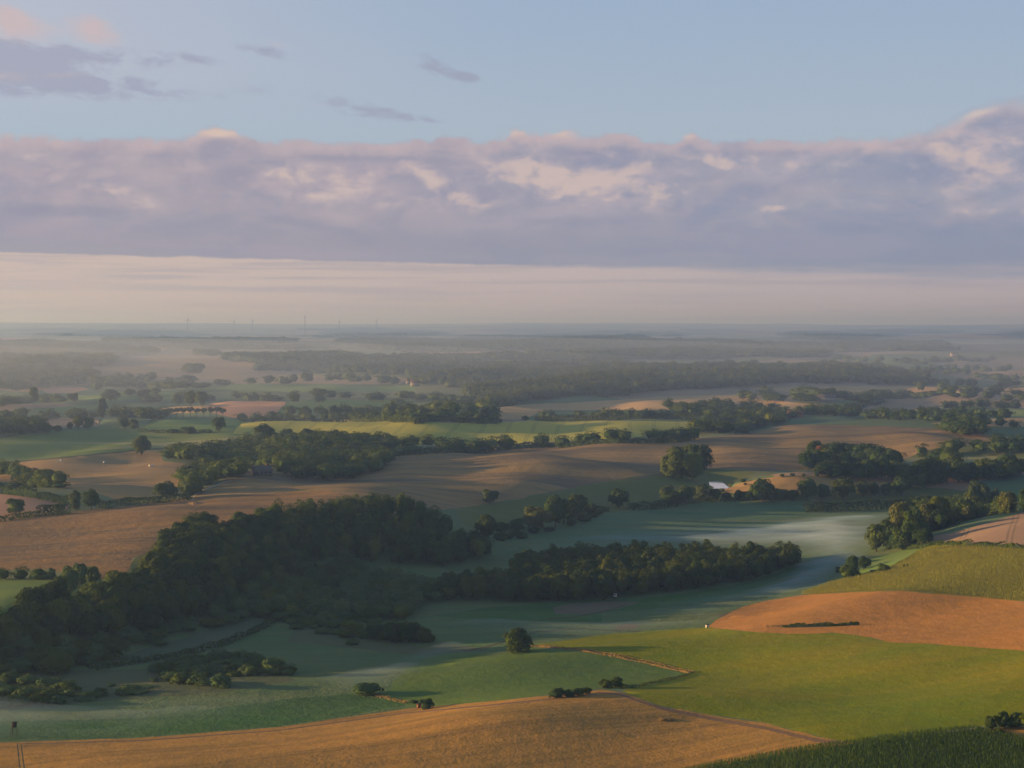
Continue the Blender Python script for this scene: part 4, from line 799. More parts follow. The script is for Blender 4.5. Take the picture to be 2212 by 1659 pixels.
fill([(1735,1008),(1760,985),(1850,985),(1935,998),(1945,1012),(1850,1004),(1790,1006),(1750,1018)], 13, 12, 1.35, ['round', 'dome'], ['dark', 'mid'], 'rounded tree in the dark woodland right of the ochre hillock', 'trees of the woodland right of the hillock', seed=61)
fill([(1765,1034),(1860,1038),(1940,1038),(1945,1022),(1860,1024),(1780,1022)], 13, 11, 1.35, ['round', 'dome'], ['mid', 'dark'], 'rounded tree in the dark woodland right of the ochre hillock', 'trees of the woodland right of the hillock', seed=62)
fill([(1940,1046),(2000,1052),(2100,1048),(2210,1036),(2215,1018),(2110,1024),(2000,1030),(1950,1032)], 13, 12, 1.35, ['round', 'dome'], ['mid', 'dark'], 'rounded tree in the dark woodland right of the ochre hillock', 'trees of the woodland right of the hillock', seed=63)
# far woods -> each wood is one mass
FARW = []
def farwood(poly, sp, h, seed, label, wf=1.35):
    n0 = len(ITEMS); fill(poly, sp, h, wf, ['round', 'dome'], ['far'], label, None, seed=seed); its = ITEMS[n0:]; del ITEMS[n0:]
    FARW.append((label, its))
SPF = lambda d: max(13, d*.0048)
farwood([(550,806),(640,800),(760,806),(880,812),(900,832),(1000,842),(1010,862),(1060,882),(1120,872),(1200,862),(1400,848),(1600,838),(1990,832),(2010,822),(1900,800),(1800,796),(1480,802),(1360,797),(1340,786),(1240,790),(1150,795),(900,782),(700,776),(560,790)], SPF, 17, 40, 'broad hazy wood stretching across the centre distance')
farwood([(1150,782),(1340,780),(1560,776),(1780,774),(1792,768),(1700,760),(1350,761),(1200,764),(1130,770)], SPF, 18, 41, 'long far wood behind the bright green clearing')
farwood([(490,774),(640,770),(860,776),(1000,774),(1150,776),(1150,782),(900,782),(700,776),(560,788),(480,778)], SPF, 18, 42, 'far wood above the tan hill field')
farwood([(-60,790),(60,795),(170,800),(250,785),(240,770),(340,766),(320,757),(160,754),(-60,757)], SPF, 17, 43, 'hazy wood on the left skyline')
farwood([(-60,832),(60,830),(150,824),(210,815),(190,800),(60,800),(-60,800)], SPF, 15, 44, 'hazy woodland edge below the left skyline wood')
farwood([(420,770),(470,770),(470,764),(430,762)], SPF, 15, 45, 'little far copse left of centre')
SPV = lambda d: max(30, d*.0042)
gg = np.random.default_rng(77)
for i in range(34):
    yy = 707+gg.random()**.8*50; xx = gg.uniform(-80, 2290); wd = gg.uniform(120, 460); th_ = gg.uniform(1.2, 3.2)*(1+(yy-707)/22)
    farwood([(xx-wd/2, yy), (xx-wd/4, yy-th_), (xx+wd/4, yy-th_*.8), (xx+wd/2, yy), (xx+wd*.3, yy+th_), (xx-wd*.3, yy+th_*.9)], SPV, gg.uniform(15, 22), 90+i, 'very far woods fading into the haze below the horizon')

THICKET = []
def thicket(poly, sp, h, seed, kinds=('scrub', 'scrub', 'mid')):
    n0 = len(ITEMS); fill(poly, sp, h, 1.55, ['bush', 'dome'], list(kinds), None, None, seed=seed, jh=.35); new = ITEMS[n0:]; del ITEMS[n0:]
    gq = np.random.default_rng(seed); THICKET.extend(i for i in new if math.sin(i['x']*.13+seed)*math.sin(i['y']*.07+i['x']*.03)+gq.normal()*.45 > -.12)
thicket([(225,1400),(250,1375),(330,1358),(430,1330),(520,1310),(640,1305),(640,1325),(540,1345),(440,1368),(330,1395),(260,1402)], 4.6, 3.2, 1)
thicket([(620,1330),(700,1322),(800,1338),(900,1360),(930,1384),(860,1388),(760,1378),(690,1362),(620,1345)], 4.6, 3.0, 2)
thicket([(330,1450),(380,1425),(450,1412),(560,1420),(620,1445),(625,1458),(560,1462),(500,1470),(480,1485),(400,1480),(350,1465)], 5.0, 3.0, 3)
thicket([(-60,1480),(0,1462),(80,1462),(150,1480),(165,1502),(120,1525),(0,1530),(-60,1530)], 4.6, 3.8, 4)
thicket([(-60,1440),(60,1425),(200,1395),(240,1405),(215,1430),(120,1452),(-60,1470)], 4.6, 4.2, 5)
thicket([(170,1505),(240,1485),(320,1480),(330,1492),(260,1508),(190,1515)], 9, 1.8, 6)
# --- build: the largest trees as objects, the rest as one mass
def lod_crown(shape, k, n, size):
    key = ('lod', shape, k, n)
    if key not in PROTO: PROTO[key] = crown_cards(shape, 12, n, size, 300+k)
    return PROTO[key]
def mass(name, items, label, dens=1.0):
    by = {}
    for it in items: by.setdefault(it['kind'], []).append(it)
    VV = []; T_ = []; MI = []; mats = []; g = np.random.default_rng(len(items))
    for mi, (kind, its) in enumerate(by.items()):
        mats.append(leaf(kind, True))
        for it in its:
            px_h = math.sqrt(max(it['vis'], .01))
            n = int(np.clip(px_h*px_h*.2*dens, 16, 900)); n = [16, 30, 60, 120, 240, 420, 900][int(np.searchsorted([16, 30, 60, 120, 240, 420], n))]
            v = lod_crown(it['shape'] if it['shape'] != 'flat' else 'round', int(g.integers(3)), n, .8/math.sqrt(n))
            a = g.uniform(0, 6.283); c, s = math.cos(a), math.sin(a); z = float(hgt(it['x'], it['y']))
            VV.append(np.c_[(v[:, 0]*c-v[:, 1]*s)*it['w']+it['x'], (v[:, 0]*s+v[:, 1]*c)*it['w']+it['y'], v[:, 2]*it['h']+z-.2])
            T_.append(np.full(len(v), g.random(), np.float32)); MI.append(np.full(len(v)//4, mi, np.int32))
    V = np.concatenate(VV); tt = np.concatenate(T_); MI = np.concatenate(MI)
    o = mesh_obj(name, V, np.arange(len(V)).reshape(-1, 4), None); me = o.data
    for m in mats: me.materials.append(m)
    if len(me.polygons) == len(MI): me.polygons.foreach_set('material_index', MI)
    at_ = me.attributes.new('tint', 'FLOAT', 'POINT'); at_.data.foreach_set('value', tt)
    tag(o, label, kind='stuff'); return o
NTREE = 305
trees = [i for i in ITEMS if i['cat'] == 'tree']; singles = [i for i in trees if i['single']]
rest = sorted([i for i in trees if not i['single']], key=lambda i: -i['vis'])
# seen from the camera? a quick skyline test: keep those within the frame
def in_frame(it):
    z = float(hgt(it['x'], it['y']))+it['h']; fx = it['x']/it['y']*F+CX
    return -15 < fx < 2227
restf = [i for i in rest if in_frame(i)]
nsel = max(0, NTREE-len(singles)); chosen = restf[:nsel]; ch = set(id(i) for i in chosen)
left = [i for i in rest if id(i) not in ch]
# drop far-off-frame trees on the side away from the sun
left = [i for i in left if i['x']/i['y']*F+CX < 2300]
def plant(it, k):
    e = bpy.data.objects.new(it['name'], None); e.empty_display_size = 1; link(e)
    e.location = (it['x'], it['y'], float(hgt(it['x'], it['y']))-.15); e.rotation_euler = (0, 0, (k*2.399) % 6.283)
    tag(e, it['label'], it['cat'], it['group'])
    c = bpy.data.objects.new('crown' if it['cat'] == 'tree' else 'foliage', proto(it['shape'], it['kind'], k % 3)); link(c); c.parent = e
    c.scale = (it['w']*1.13, it['w']*1.13, it['h'])
    if it['cat'] == 'tree':
        tr = bpy.data.objects.new('trunk', trunk_mesh(k % 2)); link(tr); tr.parent = e; tr.scale = (it['w']*.8, it['w']*.8, it['h'])
for k, it in enumerate(singles+chosen+[i for i in ITEMS if i['cat'] == 'bush']): plant(it, k)
mass('distant_trees', left, 'remaining smaller trees of the woods and hedges')
mass('scrub_thicket', THICKET, 'low tangled willow thicket across the shaded valley floor', dens=1.4)
for lb, its in FARW[:6]:
    if its: mass('woodland', its, lb, dens=1.3)
vf = [i for lb, its in FARW[6:] for i in its]
mass('far_woods', vf, FARW[-1][0], dens=1.6)
print('items', len(ITEMS), 'singles', len(singles), 'rest', len(rest), 'far', [len(i) for _, i in FARW[:6]], len(vf), round(_time.time()-_t0, 1))

# --- hedges
def hedge(pts, h, w, kind, label, n_per=7, size=.5, name='hedge', cat='hedge', lump=.25, seed=0):
    g = np.random.default_rng(len(HED)+seed); HED.append(1)
    p = np.array(pts, float); X, Y = at(p[:, 0], p[:, 1]); VV = []
    ph = g.uniform(0, 6)
    for i in range(len(X)-1):
        d = np.array([X[i+1]-X[i], Y[i+1]-Y[i]]); L_ = np.linalg.norm(d); d /= L_; nrm = np.array([-d[1], d[0]])
        n = int(L_*n_per); f = g.uniform(0, L_, n); side = g.random(n)
        hh = h*(1+lump*(np.sin(f*.35+ph)*.5+np.sin(f*.13+ph*2)*.5))
        # section: two faces and the top
        top = side < .4; a = g.uniform(-1, 1, n); zz = np.where(top, 1.0-.12*np.abs(a)**2, g.uniform(.02, 1, n)); oo = np.where(top, a, np.sign(a)*(1-.25*zz**3))
        x = X[i]+d[0]*f+nrm[0]*oo*w/2; y = Y[i]+d[1]*f+nrm[1]*oo*w/2; z = hgt(x, y)+zz*hh
        pp = np.c_[x, y, z]+g.normal(size=(n, 3))*size*.3
        nn = np.where(top[:, None], np.array([0, 0, 1.0])[None], np.c_[nrm[0]*np.sign(a), nrm[1]*np.sign(a), np.full(n, .25)])+g.normal(size=(n, 3))*.4
        nn /= np.linalg.norm(nn, axis=1)[:, None]
        t1 = np.cross(nn, g.normal(size=(n, 3))); t1 /= np.linalg.norm(t1, axis=1)[:, None]; t2 = np.cross(nn, t1); s = size*g.uniform(.6, 1.4, (n, 1))
        VV.append(np.stack([pp-t1*s, pp-t2*s*.8, pp+t1*s, pp+t2*s*.8], 1).reshape(-1, 3))
    V = np.concatenate(VV); c = V.mean(0); c[2] = V[:, 2].min()
    o = mesh_obj(name, V-c, np.arange(len(V)).reshape(-1, 4), leaf(kind)); o.location = c
    tag(o, label, cat); return o
HED = []
hedge([(1738,1106),(1850,1102),(1990,1094)], 6.5, 5, 'dark', 'long clipped dark hedge beneath the middle tree row', n_per=26, size=.7, lump=.1)
hedge([(255,1093),(330,1087),(414,1078)], 4.4, 4, 'dark', 'clipped dark hedge beside the pale lane', n_per=22, size=.6, lump=.12)
hedge([(216,1099),(246,1095)], 4.6, 5, 'dark', 'short clipped hedge left of the field gap', n_per=24, size=.6)
hedge([(85,1115),(147,1108)], 6, 6, 'dark', 'boxy dark hedge along the orange field', n_per=26, size=.7, lump=.1)
hedge([(-60,1134),(0,1127),(40,1121),(85,1115)], 3.2, 4, 'dark', 'low hedge at the left edge below the orange field', n_per=16, size=.6)
hedge([(-60,1058),(0,1066),(80,1077),(153,1090)], 5, 5, 'mid', 'sunlit leafy hedge behind the small orange field', n_per=20, size=.7, lump=.3)
hedge([(1358,1101),(1400,1100),(1433,1097),(1460,1092)], 4.6, 6, 'dark', 'rounded dark hedge right of the round pasture tree', n_per=22, size=.6)
hedge([(1460,1090),(1520,1083),(1600,1081),(1720,1080)], 3.2, 4, 'dark', 'low dark hedge under the pond trees', n_per=14, size=.6)
hedge([(1985,1152),(2060,1135),(2100,1121),(2190,1108)], 5, 5, 'dark', 'hedge along the far side of the beige grain field', n_per=22, size=.7)
hedge([(1962,1186),(2000,1184),(2034,1182),(2100,1183),(2165,1185),(2240,1190)], 2.8, 3, 'mid', 'low bushy hedge between beige grain and maize', n_per=18, size=.55, lump=.4)
hedge([(190,1449),(300,1432),(380,1420),(470,1398),(545,1368),(600,1338),(645,1312)], 1.9, 3, 'dark', 'dark reedy growth lining the straight ditch', n_per=12, size=.5, lump=.5)
hedge([(1262,1109),(1311,1104)], 4, 5, 'dark', 'dark hedge stub right of the central cluster', n_per=20, size=.6)
hedge([(845,986),(950,979),(1060,975),(1200,966),(1340,958),(1420,958),(1500,950)], 4.5, 5, 'dark', 'hedge joining the trees above the tan field', n_per=12, size=.9)
hedge([(520,911),(760,909),(900,915),(1080,915)], 5, 6, 'dark', 'left dark hedge along the far edge of the yellow-green grain', n_per=9, size=1.2)
hedge([(1155,908),(1500,908)], 6, 7, 'dark', 'right dark hedge along the far edge of the yellow-green grain', n_per=9, size=1.2)
hedge([(301,932),(360,936),(458,935)], 3, 4, 'dark', 'thin hedge before the green slope', n_per=9, size=.8)
hedge([(1655,1355),(1690,1354)], .7, 1.6, 'weed', 'thin dry end of the bramble strip on the orange stubble', n_per=24, size=.25, lump=.8)
hedge([(1690,1354),(1740,1352),(1800,1351),(1855,1349)], 1.1, 2.2, 'mid', 'low green bramble strip across the orange stubble', n_per=34, size=.3, lump=.9)
hedge([(1498,1456),(1470,1463),(1440,1470),(1400,1478),(1348,1489)], .9, 1.3, 'mid', 'thin green bank along the mown slope', n_per=14, size=.28, lump=.4)
hedge([(1976,1200),(1965,1206),(1945,1217),(1930,1224)], 1.2, 2, 'dark', 'dark gully weeds climbing the pale slope', n_per=14, size=.4, lump=.5)
hedge([(880,1520),(840,1510),(810,1503)], .8, 1.5, 'weed', 'dry weeds trailing from the low bush to the hut', n_per=12, size=.3, lump=.4)
hedge([(1152,1396),(1230,1402),(1300,1412),(1400,1431),(1460,1446),(1496,1454)], .55, 3.2, 'weed', 'rusty dry weed bank below the sunlit grass', n_per=34, size=.24, lump=.9)

# --- maize: crossed leaf blades in rows
def maize(poly, kind, label, sp, h, seed):
    g = np.random.default_rng(seed); p = np.array(poly, float); X, Y = at(p[:, 0], p[:, 1]); P2 = np.c_[X, Y]
    x0, y0 = P2.min(0); x1, y1 = P2.max(0)
    th = R(20); c, s = math.cos(th), math.sin(th)
    gx, gy = np.meshgrid(np.arange(-700, 700, sp[0]), np.arange(-700, 700, sp[1])); cx_, cy_ = (x0+x1)/2, (y0+y1)/2
    x = (gx*c-gy*s).ravel()+cx_; y = (gx*s+gy*c).ravel()+cy_
    x += g.normal(size=len(x))*.16; y += g.normal(size=len(x))*.16
    ok = inside(P2, x, y) & (x/np.maximum(y, 1)*F+CX < 2290) & (x/np.maximum(y, 1)*F+CX > -60); x = x[ok]; y = y[ok]; n = len(x)
    z = hgt(x, y); hh = h*(1+.05*np.sin(x*.05)+.05*np.sin(y*.07+1))*g.uniform(.88, 1.06, n)
    VV = []
    for k in range(3):
        a = g.uniform(0, 6.28, n); w = g.uniform(.12, .3, n); dx = np.cos(a)*w; dy = np.sin(a)*w; tip = g.uniform(.6, 1.0, n); zb = hh*g.uniform(.2, .7, n)
        VV.append(np.stack([np.c_[x, y, z+zb*.4], np.c_[x+dx*.6-dy*.25, y+dy*.6+dx*.25, z+hh*tip*.8], np.c_[x+dx, y+dy, z+hh*tip*.75], np.c_[x+dx*.4+dy*.25, y+dy*.4-dx*.25, z+hh*tip]], 1))
    V = np.concatenate(VV).reshape(-1, 3)
    o = mesh_obj('maize_crop', V, np.arange(len(V)).reshape(-1, 4), leaf(kind, True))
    at_ = o.data.attributes.new('tint', 'FLOAT', 'POINT'); at_.data.foreach_set('value', g.random(len(o.data.vertices)).astype(np.float32))
    tag(o, label, kind='stuff'); print(label, n)
FM = {f[2]: f[3] for f in FIELDS}
maize(FM['soil under the dark green maize in the bottom right corner'], 'maize', 'dense dark green maize in the bottom right corner', (.48, .55), 2.2, 1)
maize(FM['soil under the tall yellow-green maize on the right'], 'maizey', 'yellow-green maize in tassel on the right slope', (.66, .7), 1.9, 2)

# ------------------------------------------------------------------ small built things
def simple(name, c, rough=.8):
    m, nd_, b = new_mat(name); x, y, P_ = pos(nd_)
    nd_.t.links.new(mix(nd_, noise(nd_, P_, 1.5, 4, .6)*.6, c, tuple(v*.6 for v in c)), b.inputs['Base Color']); b.inputs['Roughness'].default_value = rough; return m
WHITE = simple('white_paint', (.78, .76, .73)); WOOD = simple('weathered_wood', (.05, .04, .035)); ROOFR = simple('red_roof_tile', (.17, .075, .05)); ROOFG = simple('grey_roof', (.13, .115, .11)); CREAM = simple('cream_render', (.30, .28, .25)); GLASS = simple('window_glass', (.04, .05, .06), .2); BALE = simple('bale_wrap', (.55, .53, .48)); BRICK = simple('brick_wall', (.36, .16, .10)); BACKLIT_GREY = simple('turbine_backlit_grey', (.14, .14, .16))  # turbine grey darkened so the colour carries their backlit look
class MB:
    def __init__(s): s.V = []; s.F = []
    def box(s, c, d, taper=1.0):
        cx, cy, cz = c; a, b, h = d[0]/2, d[1]/2, d[2]; n = len(s.V)
        for z, k in ((cz, 1), (cz+h, taper)):
            for x, y in ((-a, -b), (a, -b), (a, b), (-a, b)): s.V.append((cx+x*k, cy+y*k, z))
        s.F += [(n, n+3, n+2, n+1), (n+4, n+5, n+6, n+7)]+[(n+i, n+(i+1) % 4, n+4+(i+1) % 4, n+4+i) for i in range(4)]; return s
    def bar(s, p, q, r):
        p = Vector(p); q = Vector(q); d = (q-p).normalized(); a = d.orthogonal().normalized(); b = d.cross(a); n = len(s.V)
        for e in (p, q):
            for i in range(4): s.V.append(tuple(e+a*r*math.cos(i*math.pi/2)+b*r*math.sin(i*math.pi/2)))
        s.F += [(n+3, n+2, n+1, n), (n+4, n+5, n+6, n+7)]+[(n+i, n+(i+1) % 4, n+4+(i+1) % 4, n+4+i) for i in range(4)]; return s
    def build(s, name, mat, parent=None): return mesh_obj(name, s.V, s.F, mat, parent)
def root(name, px, py, label, cat, group=None, rz=0):
    X, Y = at(px, py); e = bpy.data.objects.new(name, None); link(e); e.location = (float(X[0]), float(Y[0]), float(hgt(X, Y)[0])); e.rotation_euler = (0, 0, rz); tag(e, label, cat, group); return e
def house(px, py, w, d, h, label, wall=CREAM, roof=ROOFR, rz=0.2, name='farmhouse'):
    e = root(name, px, py, label, 'house' if name == 'farmhouse' else 'barn', rz=rz)
    b = MB(); b.box((0, 0, -.5), (w, d, h+.5))
    n = len(b.V); b.V += [(-w/2, -d/2, h), (-w/2, d/2, h), (-w/2, 0, h+d*.42), (w/2, -d/2, h), (w/2, d/2, h), (w/2, 0, h+d*.42)]; b.F += [(n, n+2, n+1, n), (n+3, n+4, n+5, n+3)]
    b.F = b.F[:-2]; wl = b.build('wall', wall, e)
    g = mesh_obj('gable', b.V[n:], [(0, 2, 1), (3, 4, 5)], wall, e)
    r = MB(); o_ = .5; t_ = .25; H = h+d*.42
    for s in (-1, 1):
        k = len(r.V); r.V += [(-w/2-o_, s*(d/2+o_), h-.35), (w/2+o_, s*(d/2+o_), h-.35), (w/2+o_, 0, H+.1), (-w/2-o_, 0, H+.1), (-w/2-o_, s*(d/2+o_), h-.35+t_), (w/2+o_, s*(d/2+o_), h-.35+t_), (w/2+o_, 0, H+.1+t_), (-w/2-o_, 0, H+.1+t_)]
        r.F += [(k, k+1, k+2, k+3), (k+7, k+6, k+5, k+4), (k, k+4, k+5, k+1), (k, k+3, k+7, k+4), (k+1, k+5, k+6, k+2)]
    rf = r.build('roof', roof, e); MB().box((w*.25, 0, H-.4), (.9, .9, 1.6)).build('chimney', BRICK, rf)
    for i in range(int(w/3.2)):
        MB().box((-w/2+1.8+i*3.2, -d/2-.03, 1.0), (1.1, .12, 1.3)).build('window', GLASS, e)
    return e
house(1578,916,13,9,5,'white gabled farmhouse among the trees beyond the tan field')
house(1718,902,18,10,4,'red-roofed farmhouse right of the tree group',rz=-.3,wall=BRICK)
house(1786,868,26,11,6,'long white farm building behind trees on the right',rz=.1,roof=ROOFG)
house(2075,851,11,8,5,'small pale house in front of the far pink field',rz=.5)
house(234,826,20,11,5,'hazy red-roofed farmhouse far to the left')
house(897,834,16,10,6,'small white house at the edge of the central wood')
house(884,829,12,8,5,'tiny white cottage left of the small white house')
house(1626,915,11,8,5,'white cottage half hidden by trees beyond the tan field',rz=-.2)
house(1667,893,12,8,5,'brick-red cottage deeper in the farm trees',wall=BRICK)
house(566,1026,13,9,3,'grey-roofed barn tucked into the copse',wall=ROOFG,roof=ROOFG,rz=.4,name='barn')
house(2062,770,26,12,7,'pale farm building far right under the haze',roof=ROOFG)
house(1408,746,30,14,9,'white building far away above the central wood',roof=ROOFG)
# raised hunting hides
def hide(px, py, label, hgt_m, wall, box):
    e = root('hunting_hide', px, py, label, 'hunting hide')
    for x in (-1, 1):
        for y in (-1, 1): MB().bar((x*1.1, y*1.1, 0), (x*.75, y*.75, hgt_m), .09).build('leg', WOOD, e)
    MB().box((0, 0, hgt_m), (box, box, box*1.15)).build('cabin', wall, e)
    MB().box((0, 0, hgt_m+box*1.15), (box+.5, box+.5, .18), .7).build('roof', WOOD, e)
    MB().box((0, -box/2-.02, hgt_m+box*.55), (box*.7, .08, .45)).build('window', GLASS, e)
    l = MB()
    for x in (-.25, .25): l.bar((x, -2.0, 0), (x, -box/2-.1, hgt_m), .05)
    for i in range(6): f = (i+.5)/6; l.bar((-.25, -2+(2-box/2-.1)*f, hgt_m*f), (.25, -2+(2-box/2-.1)*f, hgt_m*f), .04)
    l.build('ladder', WOOD, e)
hide(1329,1294,'white raised hunting hide in front of the valley wood',1.2,WHITE,1.6)
hide(31,1591,'dark wooden hunting hide in the mist at the left edge',3.1,WOOD,1.35)
def hut(px, py, label, w, mat):
    e = root('field_hut', px, py, label, 'hut'); MB().box((0, 0, 0), (w, w*.8, w*.9)).build('wall', mat, e); MB().box((0, 0, w*.9+.002), (w+.4, w*.8+.4, .25), .6).build('roof', WOOD, e); MB().box((0, -w*.4-.02, 0.05), (w*.35, .08, w*.7)).build('door', WOOD, e)
hut(905,1529,'tiny brick-coloured hut beside the dark bush',1.5,BRICK)
hut(1528,1356,'small pale box at the tip of the orange stubble field',1.5,WHITE)
b0 = None
def bale(px, py, label):
    X, Y = at(px, py); n = 14; r = .9; V = []; Fq = []
    for x, rr in ((-.75, r*.8), (-.68, r), (.68, r), (.75, r*.8)):
        for i in range(n): a = 2*math.pi*i/n; V.append((x, rr*math.cos(a), r+rr*math.sin(a)-.03))
    for j in range(3):
        for i in range(n): Fq.append((j*n+i, j*n+(i+1) % n, (j+1)*n+(i+1) % n, (j+1)*n+i))
    c1 = len(V); V += [(-.75, 0, r), (.75, 0, r)]
    for i in range(n): Fq.append((c1, (i+1) % n, i, c1)); Fq.append((c1+1, 3*n+i, 3*n+(i+1) % n, c1+1))
    V = [(x*1.05, y*1.05, z*1.05) for x, y, z in V]
    q = [f for f in Fq if len(set(f)) == 4]; tri = [f[:3] for f in Fq if len(set(f)) == 3]
    me = bpy.data.meshes.new('bale'); me.from_pydata(V, [], q+tri); me.materials.append(BALE); o = bpy.data.objects.new('straw_bale', me); link(o)
    o.location = (float(X[0]), float(Y[0]), float(hgt(X, Y)[0])); o.rotation_euler = (0, 0, px*.7); tag(o, label, 'bale')
for q in ((29,1000,'white wrapped bale alone near the ditch at the left edge'),(126,998,'left one of the white bale pair at mid field'),(132,997,'right one of the white bale pair at mid field'),(225,1001,'single white bale between the two bale pairs'),(324,1008,'left bale of the pair below the lone oak'),(330,1008,'right bale of the pair below the lone oak')): bale(*q)
# wind turbines on the skyline
def turbine(px, dist, label, k, base):
    a = (px-CX)/F; X = dist*a; Y = dist
    e = bpy.data.objects.new('wind_turbine', None); link(e); e.location = (X, Y, float(hgt(X, Y))); tag(e, label, 'wind turbine', 'wind turbines on the horizon'); e.rotation_euler = (0, 0, .5+k*.4)
    H = base; V = []; Fq = []
    for z, r in ((-5, 4.2), (H*.5, 3.4), (H, 2.6)):
        for i in range(10): V.append((r*math.cos(i*.6283), r*math.sin(i*.6283), z))
    for j in range(2):
        for i in range(10): Fq.append((j*10+i, j*10+(i+1) % 10, (j+1)*10+(i+1) % 10, (j+1)*10+i))
    mesh_obj('tower', V, Fq, BACKLIT_GREY, e, smooth=True)
    MB().box((0, 1.5, H-1), (5, 14, 5), .85).build('nacelle', BACKLIT_GREY, e)
    for i in range(3):
        th = k*.7+i*2.0944; dx, dz = math.sin(th), math.cos(th); m = MB(); c = Vector((0, -6.8, H+1.5)); px_, pz = dz, -dx; L_ = 52
        n = len(m.V)
        for f, w in ((0.02, 2.4), (.2, 3.6), (1, .7)):
            for s in (-1, 1):
                for t_ in (-.5, .5): m.V.append((c.x+dx*L_*f+px_*w/2*s, c.y+t_*w*.3, c.z+dz*L_*f+pz*w/2*s))
        for j in range(2): b = n+j*4; m.F += [(b, b+1, b+5, b+4), (b+1, b+3, b+7, b+5), (b+3, b+2, b+6, b+7), (b+2, b, b+4, b+6)]
        m.F.append((n+8, n+9, n+11, n+10)); m.build('blade', BACKLIT_GREY, e)
    MB().box((0, -6.6, H-.2), (3.2, 3.2, 3.4), .8).build('hub', BACKLIT_GREY, e)
for i, (px, dd, H, l) in enumerate(((406,21000,150,'leftmost wind turbine on the hazy skyline, nearest looking'),(505,23500,130,'second wind turbine from the left, faint in haze'),(545,23000,135,'third wind turbine from the left, close to the second'),(659,21500,150,'fourth wind turbine from the left with clear spread blades'),(733,24000,130,'fifth wind turbine from the left, pale'),(813,25500,128,'rightmost wind turbine, faintest of the skyline'))):
    turbine(px, dd*.76, l, i, H)

# ------------------------------------------------------------------ air: even haze, and the low ground mist
def vol_mat(name, col, dens, g, ac=(1, 1, 1, 1)):
    m = bpy.data.materials.new(name); m.use_nodes = True; tt = m.node_tree; tt.nodes.clear()
    o = tt.nodes.new('ShaderNodeOutputMaterial'); v = tt.nodes.new('ShaderNodeVolumePrincipled'); tt.links.new(v.outputs[0], o.inputs['Volume'])
    v.inputs['Color'].default_value = (*col, 1); v.inputs['Absorption Color'].default_value = ac; v.inputs['Density'].default_value = dens; v.inputs['Anisotropy'].default_value = g; m.cycles.homogeneous_volume = True
    return m
HAZE = vol_mat('haze', (.33, .53, 1.0), 1.0e-4, .5, (.5, .42, 1, 1))
def haze_box():
    x0, x1, y0, y1 = -98000, 98000, -98000, 98000; z0, z1 = -60, 275
    V = [(x, y, z) for z in (z0, z1) for x, y in ((x0, y0), (x1, y0), (x1, y1), (x0, y1))]
    o = mesh_obj('haze', V, [(0, 3, 2, 1), (4, 5, 6, 7), (0, 1, 5, 4), (1, 2, 6, 5), (2, 3, 7, 6), (3, 0, 4, 7)], HAZE); tag(o, 'thin morning haze filling the air over the whole countryside', kind='stuff')
haze_box()
MIST = vol_mat('mist', (.46, .68, 1.0), .0145, .1, (.5, .6, 1, 1))
def mist(poly, thick, label, seed, mat=MIST, soft=.5, ws=1.0):
    p = np.array(poly, float); X, Y = at(p[:, 0], p[:, 1]); P2 = np.c_[X, Y]; x0, y0 = P2.min(0); x1, y1 = P2.max(0)
    nx = ny = 150; gx, gy = np.meshgrid(np.linspace(x0, x1, nx), np.linspace(y0, y1, ny), indexing='ij')
    # distance to the outline
    D = np.full(gx.shape, 1e9)
    for i in range(len(P2)):
        a = P2[i]; b = P2[(i+1) % len(P2)]; ab = b-a; tt = np.clip(((gx-a[0])*ab[0]+(gy-a[1])*ab[1])/(ab@ab), 0, 1)
        D = np.minimum(D, np.hypot(gx-a[0]-tt*ab[0], gy-a[1]-tt*ab[1]))
    ins = inside(P2, gx, gy); D = np.where(ins, D, -1)
    mxd = D.max()*soft; f = np.clip(D/mxd, 0, 1); f = f*f*(3-2*f)
    g = np.random.default_rng(seed); nz = np.zeros(gx.shape)
    for wl, am in ((160, .2), (80, .32), (38, .34), (19, .24)):
        for _ in range(3):
            th = g.uniform(0, 3.14); nz += am*np.sin((gx*math.cos(th)*.6+gy*math.sin(th))*6.283/(wl*ws)+g.uniform(0, 6))/1.7
    T_ = thick*f*np.clip(.7+nz*.6, .03, 1.7); Z = hgt(gx, gy)
    ok = ins & (D > 0)
    idx = -np.ones(gx.shape, int); q = np.argwhere(ok); idx[ok] = np.arange(len(q)); n = len(q)
    V = np.r_[np.c_[gx[ok], gy[ok], Z[ok]-1.5], np.c_[gx[ok], gy[ok], Z[ok]+.25+T_[ok]]]
    c = ok[:-1, :-1] & ok[1:, :-1] & ok[1:, 1:] & ok[:-1, 1:]; ii, jj = np.nonzero(c)
    a, b, cc, d = idx[ii, jj], idx[ii+1, jj], idx[ii+1, jj+1], idx[ii, jj+1]
    Fq = np.r_[np.c_[a, d, cc, b], np.c_[a, b, cc, d]+n]
    # walls
    from collections import Counter
    e = np.r_[np.c_[a, b], np.c_[b, cc], np.c_[cc, d], np.c_[d, a]]; S = set(map(tuple, e.tolist())); W_ = [(p_, q_, q_+n, p_+n) for p_, q_ in S if (q_, p_) not in S]
    o = mesh_obj('mist', V, np.r_[Fq, np.array(W_)], mat, smooth=True); tag(o, label, kind='stuff')
MIST2 = vol_mat('thin_mist', (.48, .72, 1.0), .0075, .1, (.5, .6, 1, 1))
MAIN = [(1000,1200),(1060,1170),(1250,1150),(1450,1138),(1650,1130),(1800,1112),(1920,1108),(1930,1130),(1890,1180),(1880,1215),(1800,1262),(1730,1290),(1640,1302),(1520,1330),(1400,1330),(1420,1300),(1560,1272),(1660,1250),(1720,1225),(1700,1190),(1500,1190),(1200,1195)]
mist(MAIN, 2.6, 'white ground mist drifting past the end of the valley wood', 3, soft=.9)
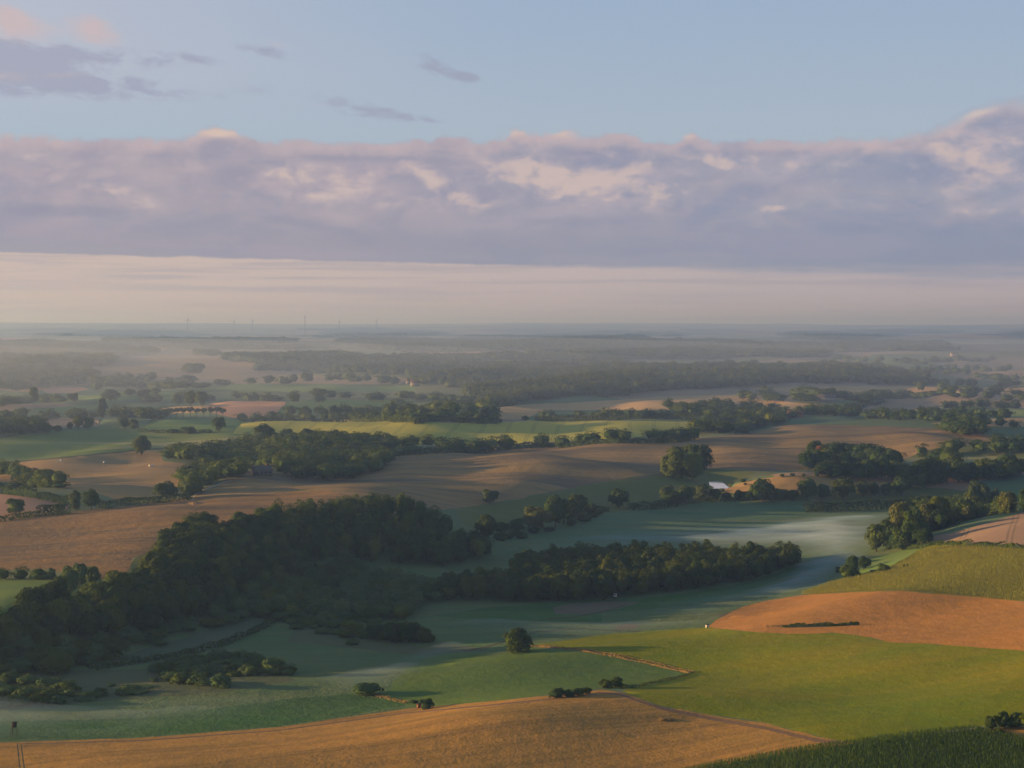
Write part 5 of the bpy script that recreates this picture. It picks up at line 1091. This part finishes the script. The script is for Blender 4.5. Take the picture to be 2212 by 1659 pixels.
mist([(1360,1168),(1560,1140),(1750,1116),(1925,1110),(1930,1150),(1888,1205),(1820,1228),(1745,1215),(1700,1178),(1560,1176)], 4.6, 'denser bank of mist at the mouth of the side valley', 13, soft=.9)
mist([(1660,1150),(1800,1135),(1885,1150),(1875,1195),(1830,1230),(1760,1250),(1700,1262),(1660,1270),(1700,1240),(1745,1215),(1720,1185)], 3.4, 'pale plume of mist wrapping the tip of the valley wood', 23, soft=.9)
mist([(1700,1218),(1800,1200),(1860,1212),(1810,1250),(1720,1278),(1640,1290),(1600,1285),(1680,1250)], 3.0, 'tongue of mist sliding down beside the maize slope', 14, soft=.9)
mist([(-200,1520),(0,1510),(200,1520),(420,1505),(560,1500),(640,1510),(560,1545),(450,1562),(250,1590),(-200,1604)], 5, 'thin ground mist over the left valley meadow', 4, mat=MIST2, soft=.8)
mist([(640,1470),(780,1450),(900,1400),(1000,1385),(1050,1405),(940,1440),(860,1490),(740,1500)], 4, 'thin mist veil over the middle of the valley', 6, mat=MIST2, soft=.8)
mist([(950,1350),(1000,1335),(1200,1340),(1400,1340),(1520,1338),(1560,1325),(1540,1350),(1400,1368),(1200,1376),(1100,1372)], 3, 'faint mist veil behind the lone tree', 5, mat=MIST2, soft=.9)
# a low layer of milky air over the farmland beyond two kilometres, thicker towards the sun
def air_layer(a0, a1, l0, l1, side, top, mat, label):
    A_, L_ = np.meshgrid(np.linspace(a0, a1, 60), np.linspace(l0, l1, 70), indexing='ij')
    sm = lambda q: np.clip(q, 0, 1)**2*(3-2*np.clip(q, 0, 1))
    f = sm((L_-l0)/.38)*sm((l1-L_)/.35)*sm((A_-a0)/.08)*sm((a1-A_)/side)
    Z = -45+(top+45)*f*(1+.05*np.sin(A_*31+L_*9)); X = np.sin(A_)*np.exp(L_); Y = np.cos(A_)*np.exp(L_)
    n0, n1 = A_.shape; idx = np.arange(n0*n1).reshape(n0, n1); a, b, c, d = idx[:-1, :-1].ravel(), idx[1:, :-1].ravel(), idx[1:, 1:].ravel(), idx[:-1, 1:].ravel(); n = n0*n1
    V = np.r_[np.c_[X.ravel(), Y.ravel(), np.full(n, -46.0)], np.c_[X.ravel(), Y.ravel(), Z.ravel()]]
    Fq = np.r_[np.c_[a, d, c, b], np.c_[a, b, c, d]+n]
    from collections import Counter
    e = np.r_[np.c_[a, b], np.c_[b, c], np.c_[c, d], np.c_[d, a]]; S = set(map(tuple, e.tolist())); W_ = [(p_, q_, q_+n, p_+n) for p_, q_ in S if (q_, p_) not in S]
    o = mesh_obj('mist', V, np.r_[Fq, np.array(W_)], mat, smooth=True); tag(o, label, kind='stuff')
MIST3 = vol_mat('valley_haze', (.58, .70, .95), 1.2e-4, .4, (.6, .55, 1, 1))
air_layer(-.52, .52, math.log(1650), math.log(9500), .08, 78, MIST3, 'low milky haze over the farmland beyond the tan field')
MIST4 = vol_mat('warm_haze', (.66, .70, .95), .34e-4, .5, (.7, .7, 1, 1))
air_layer(-.52, .06, math.log(1250), math.log(9500), .3, 82, MIST4, 'warm milky haze lying over the far left farmland')
print('total', round(_time.time()-_t0, 1))
